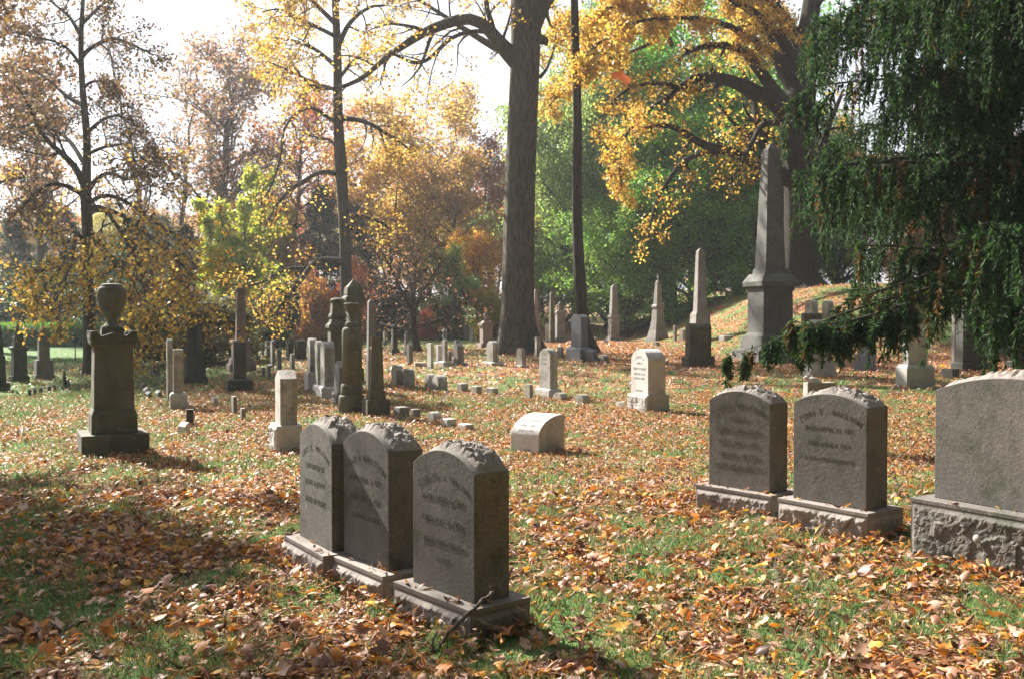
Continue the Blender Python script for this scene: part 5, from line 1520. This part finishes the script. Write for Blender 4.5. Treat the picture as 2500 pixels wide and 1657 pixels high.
monument('pedestal_monument', 'heavy square pedestal with a stepped moulded top and rounded cap, behind the pale slabs', 'monument', 792, 802, 858, 952, [
    ('base', 'box', 66, 64, 952, 925), ('die', 'box', 50, 49, 925, 812), ('cornice', 'cap', 46, 60, 812, 790), ('step', 'box', 45, 42, 790, 783), ('moulding', 'cap', 40, 46, 783, 768), ('upper_block', 'box', 38, 34, 768, 742), ('cap', 'lathe', [(34, 742), (37, 740), (37, 736), (28, 732), (8, 730)])], 'sand')
monument('pyramid_monument', 'tall pedestal crowned by a little pyramid roof, behind the goblet urn', 'monument', 838, 848, 890, 935, [
    ('base', 'box', 52, 50, 935, 900), ('die', 'box', 42, 40, 900, 750), ('upper_block', 'cap', 44, 62, 750, 722), ('block', 'box', 50, 46, 722, 704), ('roof', 'pyr', 42, 42, 704, 683)], 'sand')
monument('finial_monument', 'dark monument topped by a knobbed finial, in front of the bright lawn', 'monument', 20, 30, 74, 932, [
    ('base', 'box', 55, 54, 932, 918), ('die', 'box', 42, 40, 918, 856), ('cornice', 'cap', 42, 54, 856, 846), ('upper_block', 'box', 34, 31, 846, 828), ('step', 'box', 34, 30, 828, 822), ('finial', 'lathe', [(20, 822), (17, 812), (13, 802), (10, 796), (7, 792), (9, 788), (6, 784), (3, 780)])], 'dark')
monument('finial_monument', 'grey two-tier monument with a wide thin cap, between the finial one and the urn monument', 'monument', 78, 86, 137, 926, [
    ('base', 'box', 59, 58, 926, 916), ('lower_block', 'box', 50, 48, 916, 880), ('die', 'box', 32, 30, 880, 830), ('cap', 'box', 22, 18, 830, 814), ('top_slab', 'box', 26, 26, 814, 809), ('knob', 'lathe', [(14, 809), (8, 800), (6, 794), (2, 790)])], 'granite')
monument('edge_monument', 'dark monument cut by the left edge of the photo', 'monument', -34, -24, 27, 955, [('base', 'box', 60, 58, 955, 935), ('die', 'box', 40, 36, 935, 870), ('shaft', 'obelisk', 30, 18, 870, 790)], 'dark')
monument('twin_pillars', 'two joined square pillars with pointed tops on one wide dark pedestal', 'monument', 445, 452, 508, 936, [
    ('base', 'box', 66, 64, 936, 922), ('pedestal', 'box', 54, 52, 922, 872), ('step', 'box', 44, 42, 872, 862)], 'dark')
def twin_shafts():
    root = [o for o in COL.objects if o.name.startswith('twin_pillars')][0]
    K = root.location.y / FPX
    for dx in (-9.5, 9.5):
        mb = MB()
        w = 17 * K
        mb.frus(w, w, w * 0.86, w * 0.86, 0, 98 * K); mb.pyr(w * 0.86, w * 0.86, 98 * K, 107 * K)
        o = mb.build('pillar', M['dark'], root, bevel=0.006)
        c = Matrix.Rotation(-root.rotation_euler.z, 3, 'Z') @ Vector((dx * K, 0, 0))
        o.location = (c.x, c.y, (936 - 862) * K)
twin_shafts()
monument('column_monument', 'tall square pinkish column with a wide capital behind the dark pillar', 'monument', 551, 560, 627, 908, [
    ('base', 'box', 76, 74, 908, 890), ('step', 'box', 64, 60, 890, 876), ('pedestal', 'box', 50, 48, 876, 838), ('cornice', 'box', 54, 54, 838, 832), ('shaft', 'box', 29, 22, 832, 716), ('capital', 'cap', 20, 28, 716, 705)], 'pink')
monument('big_obelisk', 'tallest grey obelisk on a heavy stepped pedestal with moulded cornice, before the old oak', 'obelisk', 1782, 1852, 1978, 886, [
    ('base', 'box', 194, 194, 886, 856), ('plinth', 'box', 152, 146, 856, 824), ('die_moulding', 'box', 124, 116, 824, 815), ('die', 'box', 115, 113, 815, 716), ('architrave', 'box', 118, 122, 716, 704), ('cornice', 'box', 138, 142, 704, 693), ('cornice_slope', 'box', 142, 108, 693, 674), ('shaft_foot', 'box', 92, 86, 674, 661), ('shaft', 'obelisk', 78, 47, 661, 355)], 'obelisk')
monument('slim_obelisk', 'tall slim obelisk behind the broad dark brown headstone', 'obelisk', 1676, 1696, 1742, 842, [
    ('base', 'box', 66, 62, 842, 826), ('pedestal', 'box', 54, 50, 826, 768), ('step', 'box', 46, 40, 768, 762), ('shaft', 'obelisk', 36, 22, 762, 606)], 'granite')
monument('flared_obelisk', 'obelisk with curved flaring foot and small cross on its tip', 'obelisk', 1576, 1600, 1636, 834, [
    ('base', 'box', 60, 58, 834, 824), ('foot', 'box', 54, 44, 824, 806), ('foot_curve', 'box', 42, 34, 806, 786), ('die', 'box', 33, 28, 786, 756), ('collar', 'cap', 26, 34, 756, 744), ('shaft', 'obelisk', 24, 14, 744, 684), ('cross', 'cross', 11, 11, 686, 672)], 'granite')
monument('collared_obelisk', 'obelisk with a moulded collar at mid height, right of the slender trunk', 'obelisk', 1478, 1490, 1519, 832, [
    ('base', 'box', 41, 39, 832, 824), ('die', 'box', 30, 28, 824, 780), ('collar', 'cap', 27, 34, 780, 769), ('shaft', 'obelisk', 24, 17, 769, 694)], 'granite')
monument('urn_headed_monument', 'grey pedestal with sloping shoulders and small urn, between the two straight trunks', 'monument', 1350, 1357, 1385, 836, [
    ('base', 'box', 35, 34, 836, 824), ('die', 'box', 25, 24, 824, 770), ('shoulder', 'cap', 18, 28, 770, 758), ('urn', 'lathe', [(8, 758), (6, 754), (11, 748), (10, 742), (4, 738)])], 'granite')
monument('square_column', 'plain dark column just left of the small urn pedestal', 'column', 1338, 1343, 1356, 836, [('base', 'box', 18, 18, 836, 826), ('shaft', 'obelisk', 16, 10, 826, 712)], 'sand')
monument('white_marker_post', 'slim white carved stone left of the plain dark column', 'monument', 1329, 1333, 1342, 838, [('base', 'box', 13, 13, 838, 830), ('die', 'box', 9, 9, 830, 800), ('head', 'lathe', [(9, 800), (10, 796), (6, 791)])], 'marble')
monument('hidden_monument', 'tall brown monument half hidden by the right side of the massive trunk', 'monument', 1294, 1302, 1322, 838, [('base', 'box', 28, 28, 838, 826), ('die', 'box', 22, 20, 826, 780), ('cap', 'cap', 20, 26, 780, 768), ('shaft', 'obelisk', 14, 8, 768, 706)], 'pink')
monument('white_box_stone', 'small white square stone at the right foot of the massive trunk', 'headstone', 1304, 1310, 1322, 872, [('base', 'box', 18, 18, 872, 862), ('die', 'box', 15, 15, 862, 828), ('top', 'box', 18, 16, 828, 823)], 'marble_dirty')
monument('draped_tomb', 'pinkish square tomb with overhanging top and draped urn left of the massive trunk', 'tomb', 1162, 1175, 1212, 850, [
    ('base', 'box', 50, 48, 850, 838), ('die', 'box', 32, 32, 838, 796), ('top_slab', 'box', 42, 42, 796, 790), ('step', 'box', 30, 20, 790, 784), ('urn', 'lathe', [(12, 784), (9, 778), (13, 772), (9, 766), (3, 762)])], 'pink')
monument('ball_post', 'dark post with a round ball on top at the left of the small maple', 'monument', 951, 957, 976, 865, [
    ('base', 'box', 24, 24, 865, 852), ('shaft', 'box', 15, 13, 852, 806), ('ball', 'lathe', [(8, 806), (13, 802), (14, 798), (9, 794), (2, 792)])], 'dark')
monument('urn_post', 'small pale stone with stacked top just left of the small maple trunk', 'monument', 984, 989, 1001, 868, [
    ('base', 'box', 16, 16, 868, 856), ('die', 'box', 11, 10, 856, 824), ('cap', 'cap', 8, 13, 824, 818), ('knob', 'lathe', [(8, 818), (9, 813), (3, 808)])], 'granite')
monument('far_column', 'thin white distant column just left of the massive trunk', 'column', 1203, 1206, 1215, 800, [('base', 'box', 11, 11, 800, 794), ('shaft', 'obelisk', 9, 6, 794, 735)], 'marble')
monument('edge_obelisk', 'thin pale obelisk partly hidden behind the urn of the big monument', 'obelisk', 296, 301, 318, 862, [('base', 'box', 22, 20, 862, 845), ('shaft', 'obelisk', 17, 10, 845, 728)], 'marble_dirty')

# far little stones, shared build
gF = 'small distant headstones among the trees'
spots = [(28, 778), (56, 776), (95, 786), (108, 779), (150, 792), (172, 786), (186, 797), (232, 812), (266, 806), (300, 812), (690, 806), (712, 808), (735, 812), (765, 815), (640, 858), (655, 862), (625, 860), (940, 832), (960, 828), (1138, 818), (1152, 822), (1085, 828), (1240, 800), (1428, 820), (1648, 822)]
placesay = ['far left, behind the lawn hedge', 'far left, next to the hedge end', 'behind the wide-capped monument', 'behind the wide-capped monument, lower', 'above the thin sign post', 'right of the one above the sign post', 'left of the brown-leaved tree stem', 'right of the brown-leaved tree stem', 'right behind the urn foot', 'right of the urn foot',
            'above the two dark squat stones, left', 'above the two dark squat stones, middle', 'above the two dark squat stones, right', 'left of the stepped pedestal top', 'on the far lawn left of the leaning pair', 'on the far lawn just behind the leaning pair', 'leftmost on the far lawn by the leaning pair', 'left of the ball post', 'just behind the ball post', 'left of the draped tomb', 'touching the draped tomb on its left', 'behind the far cluster of stones', 'right behind the draped tomb', 'between slender trunk and collared obelisk', 'left of the slim obelisk']
for (x, y), s in zip(spots, placesay):
    h = 16 + (x * 7 % 11)
    w = 5 + (x % 4)
    headstone('small distant headstone %s' % s, x - w, x - w + 4, x + w, y - h - 4, y + 12, ('marble_dirty', 'granite', 'slate')[x % 3], ('arch', 'flat', 'gable')[x % 3], 0.3, az=62, group=gF, bevel=0)

# ---- thin metal sign post on the lawn
b = at(184, 882)
K = b[1] / FPX
root = empty('sign_post', b, 0, 'thin dark metal stake with a small round plate on the bright lawn', 'sign post')
mb = MB(); mb.tube([(0, 0, -0.1), (0, 0, 52 * K)], [0.022, 0.018], 8); mb.build('stake', M['dark'], root)
mb = MB(); mb.lathe([(0.09, 0), (0.10, 0.012), (0.09, 0.024)], 14)
o = mb.build('plate', M['dark'], root); o.rotation_euler = (math.pi / 2, 0, 0.3); o.location = (0, 0.01, 50 * K)

# ------------------------------------------------------------------ fallen branch leaning on the nearest stone
def stick(name, label, cat, pts, base):
    """pts = (px, py, depth, radius)"""
    root = empty(name, base, 0, label, cat)
    mb = MB()
    for seg in pts:
        P = smooth_line([list(onray(a, b, Y)) + [r] for a, b, Y, r in seg], max(10, len(seg) * 4))
        rr = np.random.default_rng(len(seg))
        P[1:-1, :3] += rr.normal(0, 0.003, (len(P) - 2, 3))
        mb.tube(P[:, :3] - np.array(base), P[:, 3], 7)
    return mb, root
b = at(1064, 1600)
segs = [[(1062, 1598, 4.72, 0.006), (1078, 1570, 4.71, 0.009), (1094, 1545, 4.71, 0.010), (1112, 1526, 4.70, 0.011), (1135, 1505, 4.70, 0.011), (1160, 1482, 4.73, 0.010), (1176, 1466, 4.77, 0.010), (1200, 1448, 4.84, 0.009), (1219, 1436, 4.90, 0.009), (1236, 1410, 4.93, 0.006), (1252, 1385, 4.95, 0.004)],
        [(1062, 1598, 4.72, 0.005), (1054, 1575, 4.68, 0.006), (1060, 1550, 4.68, 0.005), (1070, 1538, 4.7, 0.003)],
        [(1219, 1436, 4.90, 0.007), (1203, 1432, 4.85, 0.005), (1190, 1428, 4.82, 0.004), (1188, 1420, 4.80, 0.003)],
        [(1232, 1418, 4.92, 0.005), (1260, 1406, 5.1, 0.004), (1290, 1395, 5.4, 0.003), (1320, 1392, 5.6, 0.002)],
        [(1140, 1500, 4.70, 0.004), (1180, 1520, 4.72, 0.004), (1205, 1528, 4.76, 0.003), (1228, 1545, 4.80, 0.002)]]
mb, root = stick('fallen_branch', 'forked grey dead branch leaning against the nearest brown headstone', 'branch', segs, b)
mb.build('stem', M['twig'], root)
b = at(1790, 1506)
def gz(px, py, up=0.02, r=0.006):
    q = at(px, py); return (px, py - up / q[1] * FPX * 0.6, q[1], r)
segs = [[gz(1788, 1508), gz(1820, 1500, .03), gz(1860, 1480, .05, .007), gz(1895, 1450, .06, .006), gz(1903, 1430, .09, .005), gz(1890, 1405, .1, .004), gz(1898, 1378, .12, .003)],
        [gz(1903, 1430, .09, .005), gz(1870, 1436, .06, .003), gz(1805, 1440, .03, .002)], [gz(1903, 1430, .09, .004), gz(1915, 1420, .08, .003), gz(1925, 1405, .08, .002)]]
mb, root = stick('fallen_twig', 'thin forked dead twig lying on the leaves in the right foreground', 'twig', segs, b)
mb.build('stem', M['twig'], root)
b = at(1310, 1395)
segs = [[gz(1290, 1400), gz(1330, 1388), gz(1370, 1375), gz(1420, 1385, .02, .004)], [gz(1370, 1375), gz(1385, 1360, .03, .003), gz(1400, 1340, .02, .002)]]
mb, root = stick('fallen_twig', 'crooked dead twig on the leaves right of the nearest headstone', 'twig', segs, b)
mb.build('stem', M['twig'], root)

# ---- leaf in mid-fall
p = onray(1515, 190, 3.9)
out_ = [(-0.5, 0.06), (-0.30, 0.17), (-0.10, 0.34), (0.02, 0.22), (0.22, 0.16), (0.34, 0.20), (0.52, 0.0), (0.40, -0.10), (0.33, -0.30), (0.12, -0.16), (-0.12, -0.13), (-0.33, -0.20), (-0.40, -0.05)]
V = [(0.0, 0.02, 0.05)] + [(x, y, 0.35 * y * y * 3 - 0.25 * x * x + 0.04 * math.sin(9 * x)) for x, y in out_]
F = [(0, i + 1, (i + 1) % len(out_) + 1) for i in range(len(out_))]
mbm = np_mesh('leaf', np.array(V) * 0.088, np.array(F), False)
o = bpy.data.objects.new('falling_leaf', mbm); COL.objects.link(o)
o.location = p; o.rotation_euler = (1.25, 0.40, -0.15)
m, t_, out = new_mat('rust_leaf')
pb = N(t_, 'ShaderNodeBsdfPrincipled', Roughness=0.5); pb.inputs['Base Color'].default_value = (0.26, 0.085, 0.04, 1)
tr = N(t_, 'ShaderNodeBsdfTranslucent'); tr.inputs['Color'].default_value = (0.30, 0.09, 0.04, 1)
mx = N(t_, 'ShaderNodeMixShader'); mx.inputs[0].default_value = 0.45
t_.links.new(pb.outputs[0], mx.inputs[1]); t_.links.new(tr.outputs[0], mx.inputs[2]); t_.links.new(mx.outputs[0], out.inputs[0])
mbm.materials.append(m)
tag(o, 'single rust-red leaf caught in mid air before the yellow foliage', 'leaf')

# ------------------------------------------------------------------ autumn haze: one closed box of thin even air
mb = MB(); mb.box(-320, 320, -70, 430, -3, 62)
m, t_, out = new_mat('thin_haze')
pv = t_.nodes.new('ShaderNodeVolumePrincipled')
pv.inputs['Color'].default_value = (0.92, 0.95, 1.0, 1)
pv.inputs['Density'].default_value = 0.0005
pv.inputs['Anisotropy'].default_value = 0.5
t_.links.new(pv.outputs[0], out.inputs['Volume'])
o = mb.build('haze', m)
tag(o, 'thin pale autumn haze', 'haze', kind='stuff')

# ---- leaves caught on ledges and tops, and banked against the bases of the brown stones
rg = np.random.default_rng(77)
Vs, Fs, As = [], [], []; base = 0
for o_ in [o for o in COL.objects if o.get('group') in (gL, gR)]:
    hb, W_, D_, ha, Wb, Db = o_['dims']
    pts = []
    for k in range(9): pts.append((rg.uniform(-Wb / 2, Wb / 2), -Db / 2 + rg.random() * (Db - D_) / 2 * 0.8, hb))
    for k in range(3): pts.append((rg.uniform(W_ / 2, Wb / 2), rg.uniform(-Db / 2, Db / 2), hb))
    for k in range(2): pts.append((rg.uniform(-W_ / 4, W_ / 4), rg.uniform(-D_ / 4, D_ / 3), ha + 0.02))
    for k in range(130):
        if rg.random() < 0.65: p = (rg.uniform(-Wb / 2 - .1, Wb / 2 + .1), -Db / 2 - abs(rg.normal(0.03, 0.045)) - 0.01)
        else: p = (Wb / 2 + abs(rg.normal(0.03, 0.045)) + 0.01, rg.uniform(-Db / 2, Db / 2))
        pts.append((p[0], p[1], abs(rg.normal(0.0, 0.03))))
    P = np.array(pts); rz = o_.rotation_euler.z
    X = P[:, 0] * math.cos(rz) - P[:, 1] * math.sin(rz) + o_.location.x
    Y_ = P[:, 0] * math.sin(rz) + P[:, 1] * math.cos(rz) + o_.location.y
    Z = np.where(np.arange(len(P)) < 14, o_.location.z + P[:, 2], G(X, Y_) + P[:, 2])
    PP = np.stack([X, Y_, Z], -1)
    tid = rg.integers(0, len(TM_NEAR), len(PP))
    for k, tm in enumerate(TM_NEAR):
        s = tid == k
        if not s.any(): continue
        V, F, A = scatter(PP[s], 0.035 + 0.055 * rg.random(s.sum()) ** 1.5, tm, rg, 0.4, 0.001, rg.random(s.sum()))
        Vs.append(V); Fs.append(F + base); As.append(A); base += len(V)
me = np_mesh('drifted_leaves', np.concatenate(Vs), np.concatenate(Fs), True, {'rnd': np.concatenate(As)})
o = link('drifted_leaves', me, M['ground_leaf'])
tag(o, 'dry leaves caught on the ledges and drifted against the near headstones', 'fallen leaves', kind='stuff')
S.cycles.volume_bounces = 0
S.cycles.volume_max_steps = 64
